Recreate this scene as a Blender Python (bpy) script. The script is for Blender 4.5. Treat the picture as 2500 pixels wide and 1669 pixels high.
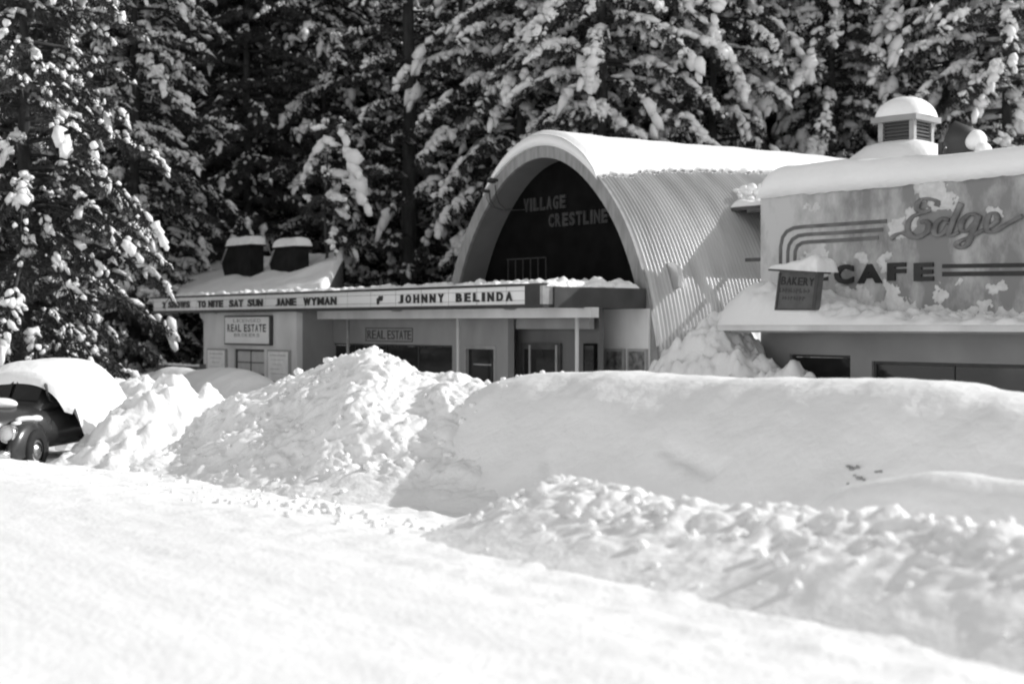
import bpy, math, random
import numpy as np
from mathutils import Vector, Matrix

# ------------------------------------------------------------------ camera, sky, sun, exposure
# World axes follow the street: +x runs along the shop fronts (to the viewer's right), +y runs away
# from the street into the lots, z is up. Street level is about z = 0.
SC = bpy.context.scene
for o in list(bpy.data.objects):
    bpy.data.objects.remove(o)
COL = SC.collection
C, S = 0.6150, 0.7885                      # heading of the camera against the street
FPX, U0, V0, EYE = 3500.0, 1250.0, 792.0, 2.5

cam_data = bpy.data.cameras.new("camera")
cam = bpy.data.objects.new("camera", cam_data)
COL.objects.link(cam)
cam.location = (0, 0, EYE)
cam.rotation_euler = (math.radians(90), 0, math.atan2(S, C))
cam_data.sensor_width = 36.0
cam_data.lens = 36.0 * FPX / 2500.0
cam_data.shift_y = -42.5 / 2500.0
cam_data.clip_start = 0.1
cam_data.clip_end = 2000
cam_data.dof.use_dof = True
cam_data.dof.focus_distance = 27.0
cam_data.dof.aperture_fstop = 0.85
SC.camera = cam

SUN_DIR = Vector((0.447, 0.894, 0)).normalized()
SUN_EL = math.radians(30)
world = bpy.data.worlds.new("World")
SC.world = world
world.use_nodes = True
wn = world.node_tree.nodes
wl = world.node_tree.links
wn.clear()
sky = wn.new("ShaderNodeTexSky")
sky.sky_type = 'NISHITA'
sky.sun_disc = False
sky.sun_elevation = SUN_EL
sky.sun_rotation = math.atan2(SUN_DIR.x, SUN_DIR.y)
sky.altitude = 1400
bw = wn.new("ShaderNodeRGBToBW")           # black and white film
bg = wn.new("ShaderNodeBackground")
bg.inputs[1].default_value = 0.15
wo = wn.new("ShaderNodeOutputWorld")
wl.new(sky.outputs[0], bw.inputs[0])
wl.new(bw.outputs[0], bg.inputs[0])
wl.new(bg.outputs[0], wo.inputs[0])

sun_data = bpy.data.lights.new("sun", 'SUN')
sun_data.energy = 2.15
sun_data.angle = math.radians(0.6)
sun_data.color = (1, 1, 1)
sun = bpy.data.objects.new("sun", sun_data)
COL.objects.link(sun)
to_sun = Vector((SUN_DIR.x * math.cos(SUN_EL), SUN_DIR.y * math.cos(SUN_EL), math.sin(SUN_EL)))
sun.rotation_euler = to_sun.to_track_quat('Z', 'Y').to_euler()
sun.location = (20, 40, 60)

SC.view_settings.view_transform = 'Standard'
SC.view_settings.look = 'None'
SC.view_settings.exposure = 0.92
SC.view_settings.gamma = 1.0
SC.render.engine = 'CYCLES'
SC.cycles.max_bounces = 8
SC.cycles.diffuse_bounces = 5
SC.cycles.transparent_max_bounces = 4
SC.cycles.use_denoising = True
SC.cycles.filter_width = 2.1
SC.render.filter_size = 2.1

# ------------------------------------------------------------------ helpers
def P(u, v, q):
    """point on the plane y = q that lies on the sight line of photo position (u, v): used to survey the place"""
    k = (u - U0) / FPX
    Y = q / (S * k + C)
    return (k * Y * C - Y * S, q, EYE - (v - V0) / FPX * Y)

def at(u, Y):
    X = (u - U0) / FPX * Y
    return (X * C - Y * S, X * S + Y * C)

def depth_of(x, y):
    return -x * S + y * C

QC = 25.9                                  # plane of the cafe's false front

def _hash(ix, iy, seed):
    h = (ix * 374761393 + iy * 668265263 + seed * 974634777) & 0xFFFFFFFF
    h = ((h ^ (h >> 13)) * 1274126177) & 0xFFFFFFFF
    h = (h ^ (h >> 16)) & 0xFFFFFFFF
    return h

def noise2(x, y, seed=0):
    x = np.asarray(x, float); y = np.asarray(y, float)
    ix = np.floor(x).astype(np.int64); iy = np.floor(y).astype(np.int64)
    fx = x - ix; fy = y - iy
    u = fx * fx * fx * (fx * (fx * 6 - 15) + 10); v = fy * fy * fy * (fy * (fy * 6 - 15) + 10)
    def g(i, j):
        a = _hash(ix + i, iy + j, seed) / 4294967296.0 * 2 * np.pi
        return np.cos(a) * (fx - i) + np.sin(a) * (fy - j)
    n = (g(0, 0) * (1 - u) + g(1, 0) * u) * (1 - v) + (g(0, 1) * (1 - u) + g(1, 1) * u) * v
    return n * 1.5

def fbm(x, y, seed=0, oct=4, gain=0.5):
    a, t, f = 1.0, 0.0, 1.0
    for i in range(oct):
        t = t + a * noise2(x * f, y * f, seed + i * 17)
        a *= gain; f *= 2.03
    return t

def clods(x, y, seed=0, rmin=0.25, rmax=0.62):
    """rounded lumps of different size packed at random, value 0..1"""
    x = np.asarray(x, float); y = np.asarray(y, float)
    ix = np.floor(x).astype(np.int64); iy = np.floor(y).astype(np.int64)
    best = np.zeros(x.shape)
    for i in (-1, 0, 1):
        for j in (-1, 0, 1):
            h1 = _hash(ix + i, iy + j, seed) / 4294967296.0
            h2 = _hash(ix + i, iy + j, seed + 5) / 4294967296.0
            h3 = _hash(ix + i, iy + j, seed + 9) / 4294967296.0
            r = rmin + (rmax - rmin) * h3 * h3
            d2 = (x - (ix + i + h1)) ** 2 + (y - (iy + j + h2)) ** 2
            val = np.sqrt(np.clip(r * r - d2, 0, None)) * 1.6
            best = np.maximum(best, val)
    return best

def sstep(a, b, x):
    t = np.clip((x - a) / (b - a), 0, 1)
    return t * t * (3 - 2 * t)

class MB:
    """collects geometry for one mesh object"""
    def __init__(self):
        self.v = []; self.f = []; self.sm = []
    def add(self, vs, fs, smooth=False):
        b = len(self.v)
        self.v.extend([tuple(map(float, p)) for p in vs])
        self.f.extend([tuple(b + i for i in f) for f in fs])
        self.sm.extend([smooth] * len(fs))
        return self
    def box(self, x0, x1, y0, y1, z0, z1):
        vs = [(x0, y0, z0), (x1, y0, z0), (x1, y1, z0), (x0, y1, z0), (x0, y0, z1), (x1, y0, z1), (x1, y1, z1), (x0, y1, z1)]
        return self.add(vs, [(0, 3, 2, 1), (4, 5, 6, 7), (0, 1, 5, 4), (1, 2, 6, 5), (2, 3, 7, 6), (3, 0, 4, 7)])
    def prism_y(self, pts, y0, y1):
        """polygon of (x, z) extruded along y"""
        n = len(pts)
        vs = [(p[0], y0, p[1]) for p in pts] + [(p[0], y1, p[1]) for p in pts]
        fs = [tuple(range(n)), tuple(range(2 * n - 1, n - 1, -1))]
        fs += [(i, i + n, (i + 1) % n + n, (i + 1) % n) for i in range(n)]
        return self.add(vs, fs)
    def prism_x(self, pts, x0, x1):
        """polygon of (y, z) extruded along x"""
        n = len(pts)
        vs = [(x0, p[0], p[1]) for p in pts] + [(x1, p[0], p[1]) for p in pts]
        fs = [tuple(range(n - 1, -1, -1)), tuple(range(n, 2 * n))]
        fs += [(i, (i + 1) % n, (i + 1) % n + n, i + n) for i in range(n)]
        return self.add(vs, fs)
    def tube(self, path, radii, n=8, smooth=True, cap=True):
        path = [Vector(p) for p in path]
        if not hasattr(radii, '__len__'):
            radii = [radii] * len(path)
        rings = []
        up = Vector((0.13, 0.21, 1)).normalized()
        for i, p in enumerate(path):
            t = (path[min(i + 1, len(path) - 1)] - path[max(i - 1, 0)])
            t = t.normalized() if t.length > 1e-9 else Vector((0, 0, 1))
            a = t.cross(up)
            if a.length < 0.05:
                a = t.cross(Vector((1, 0, 0)))
            a.normalize(); b = t.cross(a)
            rings.append([p + (a * math.cos(2 * math.pi * k / n) + b * math.sin(2 * math.pi * k / n)) * radii[i] for k in range(n)])
        vs = [v for r in rings for v in r]
        fs = []
        for i in range(len(path) - 1):
            for k in range(n):
                fs.append((i * n + k, i * n + (k + 1) % n, (i + 1) * n + (k + 1) % n, (i + 1) * n + k))
        if cap:
            fs.append(tuple(range(n - 1, -1, -1))); fs.append(tuple(len(vs) - n + k for k in range(n)))
        return self.add(vs, fs, smooth)
    def ribbon(self, pts, w, y0, y1):
        """flat strip of width w following a path of (x, z), between planes y0 and y1"""
        n = len(pts)
        L, R = [], []
        for i in range(n):
            ax, az = pts[max(i - 1, 0)]; bx, bz = pts[min(i + 1, n - 1)]
            tx, tz = bx - ax, bz - az
            l = math.hypot(tx, tz) or 1
            ww = w[i] if hasattr(w, '__len__') else w
            nx, nz = -tz / l * ww / 2, tx / l * ww / 2
            L.append((pts[i][0] + nx, pts[i][1] + nz)); R.append((pts[i][0] - nx, pts[i][1] - nz))
        vs = [(p[0], y0, p[1]) for p in L] + [(p[0], y0, p[1]) for p in R] + [(p[0], y1, p[1]) for p in L] + [(p[0], y1, p[1]) for p in R]
        fs = []
        for i in range(n - 1):
            a, b, c, d = i, i + 1, n + i, n + i + 1
            fs += [(a, b, d, c), (2 * n + a, 2 * n + c, 2 * n + d, 2 * n + b), (a, 2 * n + a, 2 * n + b, b), (c, d, 2 * n + d, 2 * n + c)]
        fs += [(0, n, 3 * n, 2 * n), (n - 1, 3 * n - 1, 4 * n - 1, 2 * n - 1)]
        return self.add(vs, fs)
    def lathe(self, prof, center, n=24, smooth=True):
        """profile of (r, z) about a vertical axis"""
        cx, cy, cz = center
        vs = []
        for r, z in prof:
            for k in range(n):
                a = 2 * math.pi * k / n
                vs.append((cx + r * math.cos(a), cy + r * math.sin(a), cz + z))
        fs = []
        for i in range(len(prof) - 1):
            for k in range(n):
                fs.append((i * n + k, i * n + (k + 1) % n, (i + 1) * n + (k + 1) % n, (i + 1) * n + k))
        return self.add(vs, fs, smooth)
    def build(self, name, mat, parent=None):
        me = bpy.data.meshes.new(name)
        me.from_pydata(self.v, [], self.f)
        me.polygons.foreach_set("use_smooth", self.sm)
        me.update()
        return link(name, me, mat, parent)

def link(name, me, mat, parent=None, local=False):
    o = bpy.data.objects.new(name, me)
    COL.objects.link(o)
    if mat is not None and not me.materials:
        me.materials.append(mat)
    if parent is not None:
        o.parent = parent
        if not local:
            o.matrix_parent_inverse = Matrix.Translation(parent.location).inverted()
    return o

def np_mesh(name, verts, faces, smooth=True):
    """fast mesh from arrays; faces all tris or all quads"""
    me = bpy.data.meshes.new(name)
    verts = np.asarray(verts, np.float32); faces = np.asarray(faces, np.int32)
    nf, k = faces.shape
    me.vertices.add(len(verts)); me.vertices.foreach_set("co", verts.ravel())
    me.loops.add(nf * k); me.loops.foreach_set("vertex_index", faces.ravel())
    me.polygons.add(nf)
    me.polygons.foreach_set("loop_start", np.arange(0, nf * k, k, dtype=np.int32))
    try:
        me.polygons.foreach_set("loop_total", np.full(nf, k, dtype=np.int32))
    except Exception:
        pass
    me.polygons.foreach_set("use_smooth", np.full(nf, smooth, dtype=bool))
    me.update(calc_edges=True)
    me.validate()
    return me

def grid_faces(nr, nc):
    i = np.arange(nr - 1)[:, None] * nc + np.arange(nc - 1)[None, :]
    return np.stack([i, i + 1, i + nc + 1, i + nc], -1).reshape(-1, 4)

def field(name, xs, ys, zf, mat, parent=None, smooth=True):
    X, Y = np.meshgrid(xs, ys)
    Z = zf(X, Y)
    me = np_mesh(name, np.stack([X, Y, Z], -1).reshape(-1, 3), grid_faces(len(ys), len(xs)), smooth)
    return link(name, me, mat, parent)

def thing(name, label, cat, loc=(0, 0, 0), group=None):
    o = bpy.data.objects.new(name, None)
    COL.objects.link(o)
    o.location = loc
    o.empty_display_size = 0.3
    return tag(o, label, cat, group)

def tag(o, label, cat, group=None):
    o["label"] = label; o["category"] = cat
    if group:
        o["group"] = group
    return o

def struct(o):
    o["kind"] = "structure"
    return o

# ------------------------------------------------------------------ materials (black and white film: neutral greys)
def mat(name, g, rough=0.7, var=0.0, scale=3.0, bump=0.0, bscale=20.0, metal=0.0, spec=0.3, detail=4.0, stretch=None, island=0.0):
    m = bpy.data.materials.new(name)
    m.use_nodes = True
    nt = m.node_tree; n = nt.nodes; l = nt.links
    b = n["Principled BSDF"]
    b.inputs["Roughness"].default_value = rough
    b.inputs["Metallic"].default_value = metal
    b.inputs["Specular IOR Level"].default_value = spec
    b.inputs["Base Color"].default_value = (g, g, g, 1)
    tc = n.new("ShaderNodeTexCoord")
    src = tc.outputs["Object"]
    if stretch:
        mp = n.new("ShaderNodeMapping"); mp.inputs["Scale"].default_value = stretch
        l.new(src, mp.inputs["Vector"]); src = mp.outputs["Vector"]
    if var > 0:
        t = n.new("ShaderNodeTexNoise"); t.inputs["Scale"].default_value = scale; t.inputs["Detail"].default_value = detail
        l.new(src, t.inputs["Vector"])
        r = n.new("ShaderNodeMapRange")
        r.inputs["From Min"].default_value = 0.3; r.inputs["From Max"].default_value = 0.7
        r.inputs["To Min"].default_value = g * (1 - var); r.inputs["To Max"].default_value = min(g * (1 + var), 0.95)
        l.new(t.outputs["Fac"], r.inputs["Value"]); out = r.outputs["Result"]
        if island > 0:
            gi = n.new("ShaderNodeNewGeometry"); mr = n.new("ShaderNodeMapRange")
            mr.inputs["To Min"].default_value = 1 - island; mr.inputs["To Max"].default_value = 1 + island
            l.new(gi.outputs["Random Per Island"], mr.inputs["Value"])
            mm = n.new("ShaderNodeMath"); mm.operation = 'MULTIPLY'
            l.new(out, mm.inputs[0]); l.new(mr.outputs["Result"], mm.inputs[1]); out = mm.outputs[0]
        l.new(out, b.inputs["Base Color"])
    if bump > 0:
        t2 = n.new("ShaderNodeTexNoise"); t2.inputs["Scale"].default_value = bscale; t2.inputs["Detail"].default_value = 6
        l.new(src, t2.inputs["Vector"])
        bp = n.new("ShaderNodeBump"); bp.inputs["Strength"].default_value = bump; bp.inputs["Distance"].default_value = 0.05
        l.new(t2.outputs["Fac"], bp.inputs["Height"]); l.new(bp.outputs["Normal"], b.inputs["Normal"])
    return m

M = {}
M['snow'] = mat('snow', 0.88, 0.6, 0.03, 0.7, 0.35, 9, spec=0.2)
M['snow_rough'] = mat('snow_rough', 0.88, 0.6, 0.03, 1.2, 0.28, 18, spec=0.2)
M['snow_street'] = mat('snow_street', 0.87, 0.6, 0.03, 0.5, 0.3, 16, spec=0.2)
M['snow_tree'] = mat('snow_tree', 0.78, 0.7, 0.05, 2.0, 0.3, 12, spec=0.1)
M['snow_stuck'] = mat('snow_stuck', 0.62, 0.7, 0.12, 5, 0.4, 14, spec=0.1)
M['foliage'] = mat('foliage', 0.058, 0.7, 0.45, 0.8, island=0.4, spec=0.15)
M['bark'] = mat('bark', 0.055, 0.9, 0.4, 6, 0.8, 12, stretch=(1, 1, 0.25), spec=0.1)
M['metal_sheet'] = mat('metal_sheet', 0.58, 0.45, 0.22, 0.8, metal=0.6, spec=0.5, stretch=(0.5, 2.2, 0.35), detail=6)
M['rim'] = mat('rim', 0.26, 0.6, 0.25, 2.5, 0.1, 20, stretch=(3, 1, 0.6), detail=7)
M['soffit_arch'] = mat('soffit_arch', 0.17, 0.7, 0.1, 1.5)
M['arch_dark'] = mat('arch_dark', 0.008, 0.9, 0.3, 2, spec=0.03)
M['neon'] = mat('neon', 0.045, 0.6, 0.3, 4, spec=0.1)
M['marquee_dark'] = mat('marquee_dark', 0.035, 0.5, 0.25, 3)
M['marquee_side'] = mat('marquee_side', 0.055, 0.5, 0.25, 2)
M['milk_glass'] = mat('milk_glass', 0.8, 0.35, 0.04, 1.0, spec=0.4)
M['letter_black'] = mat('letter_black', 0.025, 0.45, 0.2, 5)
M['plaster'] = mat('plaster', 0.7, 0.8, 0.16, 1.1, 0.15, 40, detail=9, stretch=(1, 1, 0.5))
M['plaster_dark'] = mat('plaster_dark', 0.29, 0.8, 0.16, 1.1, 0.15, 40, detail=9, stretch=(1, 1, 0.5))  # same plaster with the recess shade put into its colour; also other dark parts
M['plaster_recess_shade'] = mat('plaster_recess_shade', 0.14, 0.8, 0.16, 1.1, 0.15, 40, detail=9, stretch=(1, 1, 0.5))  # plaster darkened further, entrance recess shade painted into the colour
M['white_paint'] = mat('white_paint', 0.6, 0.55, 0.06, 2.0, spec=0.3)
M['sign_white'] = mat('sign_white', 0.88, 0.5, 0.05, 2.0)
M['poster'] = mat('poster', 0.88, 0.6, 0.1, 5.0)
M['poster_grey'] = mat('poster_grey', 0.16, 0.5, 0.7, 6.0)
M['frame_dark'] = mat('frame_dark', 0.06, 0.5, 0.2, 4)
M['frame_grey'] = mat('frame_grey', 0.33, 0.5, 0.15, 4)
M['glass_dark'] = mat('glass_dark', 0.02, 0.08, 0.2, 1.0, spec=0.5)
M['curtain'] = mat('curtain', 0.55, 0.8, 0.12, 8, stretch=(6, 1, 0.4))
M['cowl'] = mat('cowl', 0.018, 0.8, 0.3, 3, spec=0.05)
M['wood'] = mat('wood', 0.12, 0.8, 0.3, 5)
M['sign_grey'] = mat('sign_grey', 0.11, 0.6, 0.2, 4)
M['paint_stripe'] = mat('paint_stripe', 0.13, 0.6, 0.3, 3)
M['paint_script'] = mat('paint_script', 0.17, 0.6, 0.4, 3, detail=6)
M['paint_black'] = mat('paint_black', 0.025, 0.5, 0.3, 4)
M['car_paint'] = mat('car_paint', 0.03, 0.25, 0.15, 2, spec=0.6)
M['chrome'] = mat('chrome', 0.62, 0.22, 0.05, 2, metal=1.0)
M['rubber'] = mat('rubber', 0.02, 0.85, 0.2, 8)
M['print'] = mat('print', 0.45, 0.7, 0.3, 12)
M['wire'] = mat('wire', 0.03, 0.6, 0.1, 3)

def cafe_wall_mat():
    """grey stucco with frost and melt runs down the wall"""
    m = mat('cafe_wall', 0.22, 0.8, 0.1, 1.0, 0.12, 40)
    nt = m.node_tree; n = nt.nodes; l = nt.links
    b = n["Principled BSDF"]
    tc = n.new("ShaderNodeTexCoord")
    mp = n.new("ShaderNodeMapping"); mp.inputs["Scale"].default_value = (1.0, 1.0, 0.5)
    l.new(tc.outputs["Object"], mp.inputs["Vector"])
    t = n.new("ShaderNodeTexNoise"); t.inputs["Scale"].default_value = 1.3; t.inputs["Detail"].default_value = 7
    t.inputs["Roughness"].default_value = 0.62
    l.new(mp.outputs["Vector"], t.inputs["Vector"])
    sx = n.new("ShaderNodeSeparateXYZ"); l.new(tc.outputs["Object"], sx.inputs["Vector"])
    gr = n.new("ShaderNodeMapRange")              # wet snow stuck thicker towards the wall's open end
    gr.inputs["From Min"].default_value = -24.2; gr.inputs["From Max"].default_value = -20.5
    gr.inputs["To Min"].default_value = 0.16; gr.inputs["To Max"].default_value = -0.05
    l.new(sx.outputs["X"], gr.inputs["Value"])
    ad = n.new("ShaderNodeMath"); ad.operation = 'ADD'
    l.new(t.outputs["Fac"], ad.inputs[0]); l.new(gr.outputs["Result"], ad.inputs[1])
    rp = n.new("ShaderNodeValToRGB")
    rp.color_ramp.elements[0].position = 0.42; rp.color_ramp.elements[0].color = (0.23, 0.23, 0.23, 1)
    rp.color_ramp.elements[1].position = 0.66; rp.color_ramp.elements[1].color = (0.54, 0.54, 0.54, 1)
    l.new(ad.outputs[0], rp.inputs["Fac"])
    l.new(rp.outputs["Color"], b.inputs["Base Color"])
    return m
M['cafe_wall'] = cafe_wall_mat()
M['cafe_lower'] = mat('cafe_lower', 0.31, 0.8, 0.12, 0.8, 0.12, 40)

# ------------------------------------------------------------------ lettering
_glyph = {}
def glyph(ch, bold=0.02):
    key = (ch, bold)
    if key not in _glyph:
        cu = bpy.data.curves.new("g", 'FONT')
        cu.body = ch; cu.size = 1.0; cu.extrude = 0.5; cu.offset = bold; cu.resolution_u = 3
        ob = bpy.data.objects.new("g", cu)
        COL.objects.link(ob)
        dg = bpy.context.evaluated_depsgraph_get()
        me = bpy.data.meshes.new_from_object(ob.evaluated_get(dg))
        vs = np.array([v.co[:] for v in me.vertices]); fs = [tuple(p.vertices) for p in me.polygons]
        bpy.data.objects.remove(ob); bpy.data.curves.remove(cu); bpy.data.meshes.remove(me)
        lo, hi = vs.min(0), vs.max(0)
        _glyph[key] = ((vs - lo) / np.maximum(hi - lo, 1e-6), fs, (hi - lo)[0] / max((hi - lo)[1], 1e-6))
    return _glyph[key]

def put_glyph(mb, ch, x0, x1, z0, z1, y0, y1, bold=0.02, slant=0.0):
    n, fs, asp = glyph(ch, bold)
    vs = [(x0 + p[0] * (x1 - x0) + slant * p[1] * (z1 - z0), y1 + (y0 - y1) * p[2], z0 + p[1] * (z1 - z0)) for p in n]
    mb.add(vs, fs)

WID = {'I': 0.42, 'J': 0.85, '1': 0.6, 'M': 1.2, 'W': 1.35, '-': 0.7, '.': 0.35, "'": 0.35}
def put_word(mb, word, x0, x1, z0, z1, y0, y1, bold=0.02, gap=0.16, slant=0.0):
    ws = [0.5 if c == ' ' else WID.get(c, 1.0) for c in word]
    unit = (x1 - x0) / (sum(ws) + gap * (len(word) - 1))
    x = x0
    for c, w in zip(word, ws):
        if c != ' ':
            put_glyph(mb, c, x, x + w * unit, z0, z1, y0, y1, bold, slant)
        x += (w + gap) * unit

def word_parts(word, x0, x1, z0, z1, y0, y1, matl, parent, bold=0.03, gap=0.25):
    ws = [0.5 if c == ' ' else WID.get(c, 1.0) for c in word]
    unit = (x1 - x0) / (sum(ws) + gap * (len(word) - 1))
    x = x0
    for c, w in zip(word, ws):
        if c != ' ':
            mb = MB(); put_glyph(mb, c, x, x + w * unit, z0, z1, y0, y1, bold)
            mb.build('letter', matl, parent)
        x += (w + gap) * unit

# ------------------------------------------------------------------ snow slabs lying on things
def snow_slab(name, x0, x1, y0, y1, zb, T, parent=None, round_=0.25, lump=0.06, lscale=2.0, seed=1, step=0.06, over=0.05, zbase=None, matl='snow', thin=None):
    """cushion of snow on a flat top: full in the middle, rounded at the rim"""
    x0 -= over; x1 += over; y0 -= over; y1 += over
    nx = max(4, int((x1 - x0) / step)); ny = max(4, int((y1 - y0) / step))
    nx = min(nx, 420); ny = min(ny, 160)
    xs = np.linspace(x0, x1, nx + 1); ys = np.linspace(y0, y1, ny + 1)
    X, Y = np.meshgrid(xs, ys)
    d = np.minimum(np.minimum(X - x0, x1 - X), np.minimum(Y - y0, y1 - Y))
    e = np.sqrt(np.clip(1 - (1 - np.clip(d / round_, 0, 1)) ** 2, 0, 1))
    h = T * e * (1 + 0.0 * X) + lump * e * fbm(X * lscale, Y * lscale, seed, 4)
    if thin is not None:
        h = h * thin(X, Y)
    base = zb if zbase is None else zbase(X, Y)
    # ragged edge in plan
    jx = noise2(X * 3, Y * 3, seed + 40) * 0.05 * (1 - e); jy = noise2(X * 3, Y * 3, seed + 41) * 0.05 * (1 - e)
    top = np.stack([X + jx, Y + jy, base + np.maximum(h, 0.004)], -1).reshape(-1, 3)
    bot = np.stack([X, Y, base + 0 * X - 0.002], -1).reshape(-1, 3)
    nr, nc = ny + 1, nx + 1
    f1 = grid_faces(nr, nc); f2 = grid_faces(nr, nc)[:, ::-1] + nr * nc
    ring = [(0, c) for c in range(nc)] + [(r, nc - 1) for r in range(1, nr)] + [(nr - 1, c) for c in range(nc - 2, -1, -1)] + [(r, 0) for r in range(nr - 2, 0, -1)]
    idx = np.array([r * nc + c for r, c in ring]); nxt = np.roll(idx, -1)
    f3 = np.stack([idx, idx + nr * nc, nxt + nr * nc, nxt], -1)
    me = np_mesh(name, np.concatenate([top, bot]), np.concatenate([f1, f2, f3]))
    return link(name, me, M[matl], parent)

_ico = None
def ico_base():
    global _ico
    if _ico is None:
        import bmesh
        bm = bmesh.new(); bmesh.ops.create_icosphere(bm, subdivisions=1, radius=1.0)
        bm.verts.ensure_lookup_table()
        _ico = (np.array([v.co[:] for v in bm.verts]), np.array([[v.index for v in f.verts] for f in bm.faces]))
        bm.free()
    return _ico

def blobs(centers, axes, seed=0, rough=0.18):
    """many lumpy ellipsoids: centers (n,3), axes (n,3,3) rows scaled; returns verts, faces"""
    bv, bf = ico_base()
    r = np.random.default_rng(seed)
    n = len(centers)
    jit = 1 + rough * r.standard_normal((n, len(bv), 1))
    V = np.einsum('nvk,nkj->nvj', bv[None] * jit, axes) + centers[:, None, :]
    Fc = bf[None] + (np.arange(n) * len(bv))[:, None, None]
    return V.reshape(-1, 3), Fc.reshape(-1, 3)

# ------------------------------------------------------------------ ground, street, snow banks
def street_z(x, y):
    near = 5.5 + 1.7 * sstep(-19.0, -12.0, x)
    return 0.50 * (1 - sstep(0, 1, (y - near) / (11.0 - near))) + 0.45 * sstep(12.5, 16.5, y)

def ground_z(x, y):
    x = np.asarray(x, float); y = np.asarray(y, float)
    Yd = -x * S + y * C
    hill = np.clip(Yd - 68, 0, None) * 0.27 * sstep(66, 84, Yd)
    return street_z(x, y) + hill + 0.15 * fbm(x * 0.12, y * 0.12, 3, 3) * sstep(25, 40, Yd)

xs = np.concatenate([np.arange(-330, -70, 6.0), np.arange(-70, 12, 1.5), np.arange(12, 130, 6.0)])
ys = np.concatenate([np.arange(-60, 0, 6.0), np.arange(0, 60, 1.5), np.arange(60, 330, 6.0)])
struct(field('snow_ground', xs, ys, lambda x, y: ground_z(x, y) - 0.10 * (sstep(-40, -36, x) * (1 - sstep(-1, 3, x)) * sstep(-2, 0, y) * (1 - sstep(13, 15, y))), M['snow']))

def street_surface(x, y):
    z = street_z(x, y)
    z = z + 0.022 * fbm(x * 0.3, y * 0.7, 21, 3) + 0.006 * fbm(x * 1.2, y * 2.4, 25, 3)
    near_bank = sstep(5.0, 8.5, y)
    z = z + near_bank * (0.025 * clods(x * 3.2, y * 3.6, 31) + 0.03 * fbm(x * 2, y * 2, 33, 3))
    z = z + 0.010 * clods(x * 4.5, y * 4.5, 35, 0.15, 0.5) + 0.02 * sstep(3.6, 5.5, y) * clods(x * 5.5, y * 6.0, 36, 0.1, 0.5) * (noise2(x * 0.8, y * 0.8, 38) > 0.05)
    # wheel ruts along the street
    for yc, w, dpt in ((2.9, 0.16, 0.004), (4.3, 0.16, 0.005), (5.2, 0.18, 0.004), (6.5, 0.16, 0.006)):
        yy = y + 0.25 * noise2(x * 0.18, yc, 44)
        z = z - dpt * np.exp(-((yy - yc) / w) ** 2) + 0.5 * dpt * np.exp(-((yy - yc - 1.6 * w) / w) ** 2)
    return z - 0.12 * (1 - sstep(-40, -38, x)) - 0.12 * sstep(0.5, 2.5, x) - 0.12 * sstep(12.0, 13.0, y)

struct(field('street', np.arange(-40, 2.6, 0.07), np.arange(-1.5, 13.2, 0.06), street_surface, M['snow_street']))

def crest_fn(px, q):
    pts = [P(u, v, q) for u, v in px]
    X = np.array([p[0] for p in pts]); Z = np.array([p[2] for p in pts])
    o = np.argsort(X)
    return X[o], Z[o]

def bank(name, px, q, wf, wb, label, step=0.06, lump=0.1, clod=0.0, cscale=1.6, seed=1, matl='snow', fpow=1.0, back=0.0, pad=1.2, wob=0.15, rough=0.0, extra=None, crest_boost=1.0):
    """snow bank along the street: crest heights surveyed at y = q, slopes wf metres towards the street, wb behind"""
    cx, cz = crest_fn(px, q)
    xs = np.arange(cx[0] - pad, cx[-1] + pad, step)
    ys = np.arange(q - wf - 0.3, q + wb + 0.3, step)
    def zf(x, y):
        g = street_z(x, y) - 0.25
        zc = np.interp(x, cx, cz)
        # ends die away
        endw = sstep(cx[0] - pad, cx[0] + 0.1, x) * (1 - sstep(cx[-1] - 0.1, cx[-1] + pad, x))
        yy = y + wob * noise2(x * 0.35, y * 0.2, seed + 3)
        t = np.where(yy < q, (q - yy) / wf, (yy - q) / wb)
        t = np.clip(t, 0, 1)
        s = (0.5 + 0.5 * np.cos(np.pi * t ** fpow))
        if back > 0:
            s = np.where(yy >= q, back + (1 - back) * s, s)
        h = (zc - g) * s * endw
        env = np.clip(h / 0.6, 0, 1)
        crest_guard = 1 - 0.55 * np.exp(-((yy - q) / 0.35) ** 2)
        z = g + h + env * (lump * fbm(x * 0.9, y * 0.9, seed, 4) * crest_guard)
        if clod > 0:
            ck = clod * (crest_boost + (1 - crest_boost) * np.exp(-((yy - q + 0.15) / 0.55) ** 2))
            wx = x + 0.25 * noise2(x * 1.3, y * 1.3, seed + 70); wy = y + 0.25 * noise2(x * 1.3, y * 1.3, seed + 71)
            c = clods(wx * cscale, wy * cscale, seed + 11) + 0.5 * clods(wx * cscale * 2.3, wy * cscale * 2.3, seed + 13) + 0.25 * clods(wx * cscale * 4.7, wy * cscale * 4.7, seed + 15)
            z = z + env * ck * (c - 0.55)
        if rough > 0:
            z = z + env * rough * fbm(x * 6, y * 6, seed + 50, 3)
        if extra is not None:
            z = z + extra(x, y, env)
        return z
    o = field(name, xs, ys, zf, M[matl])
    return tag(o, label, 'snow bank')

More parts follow.
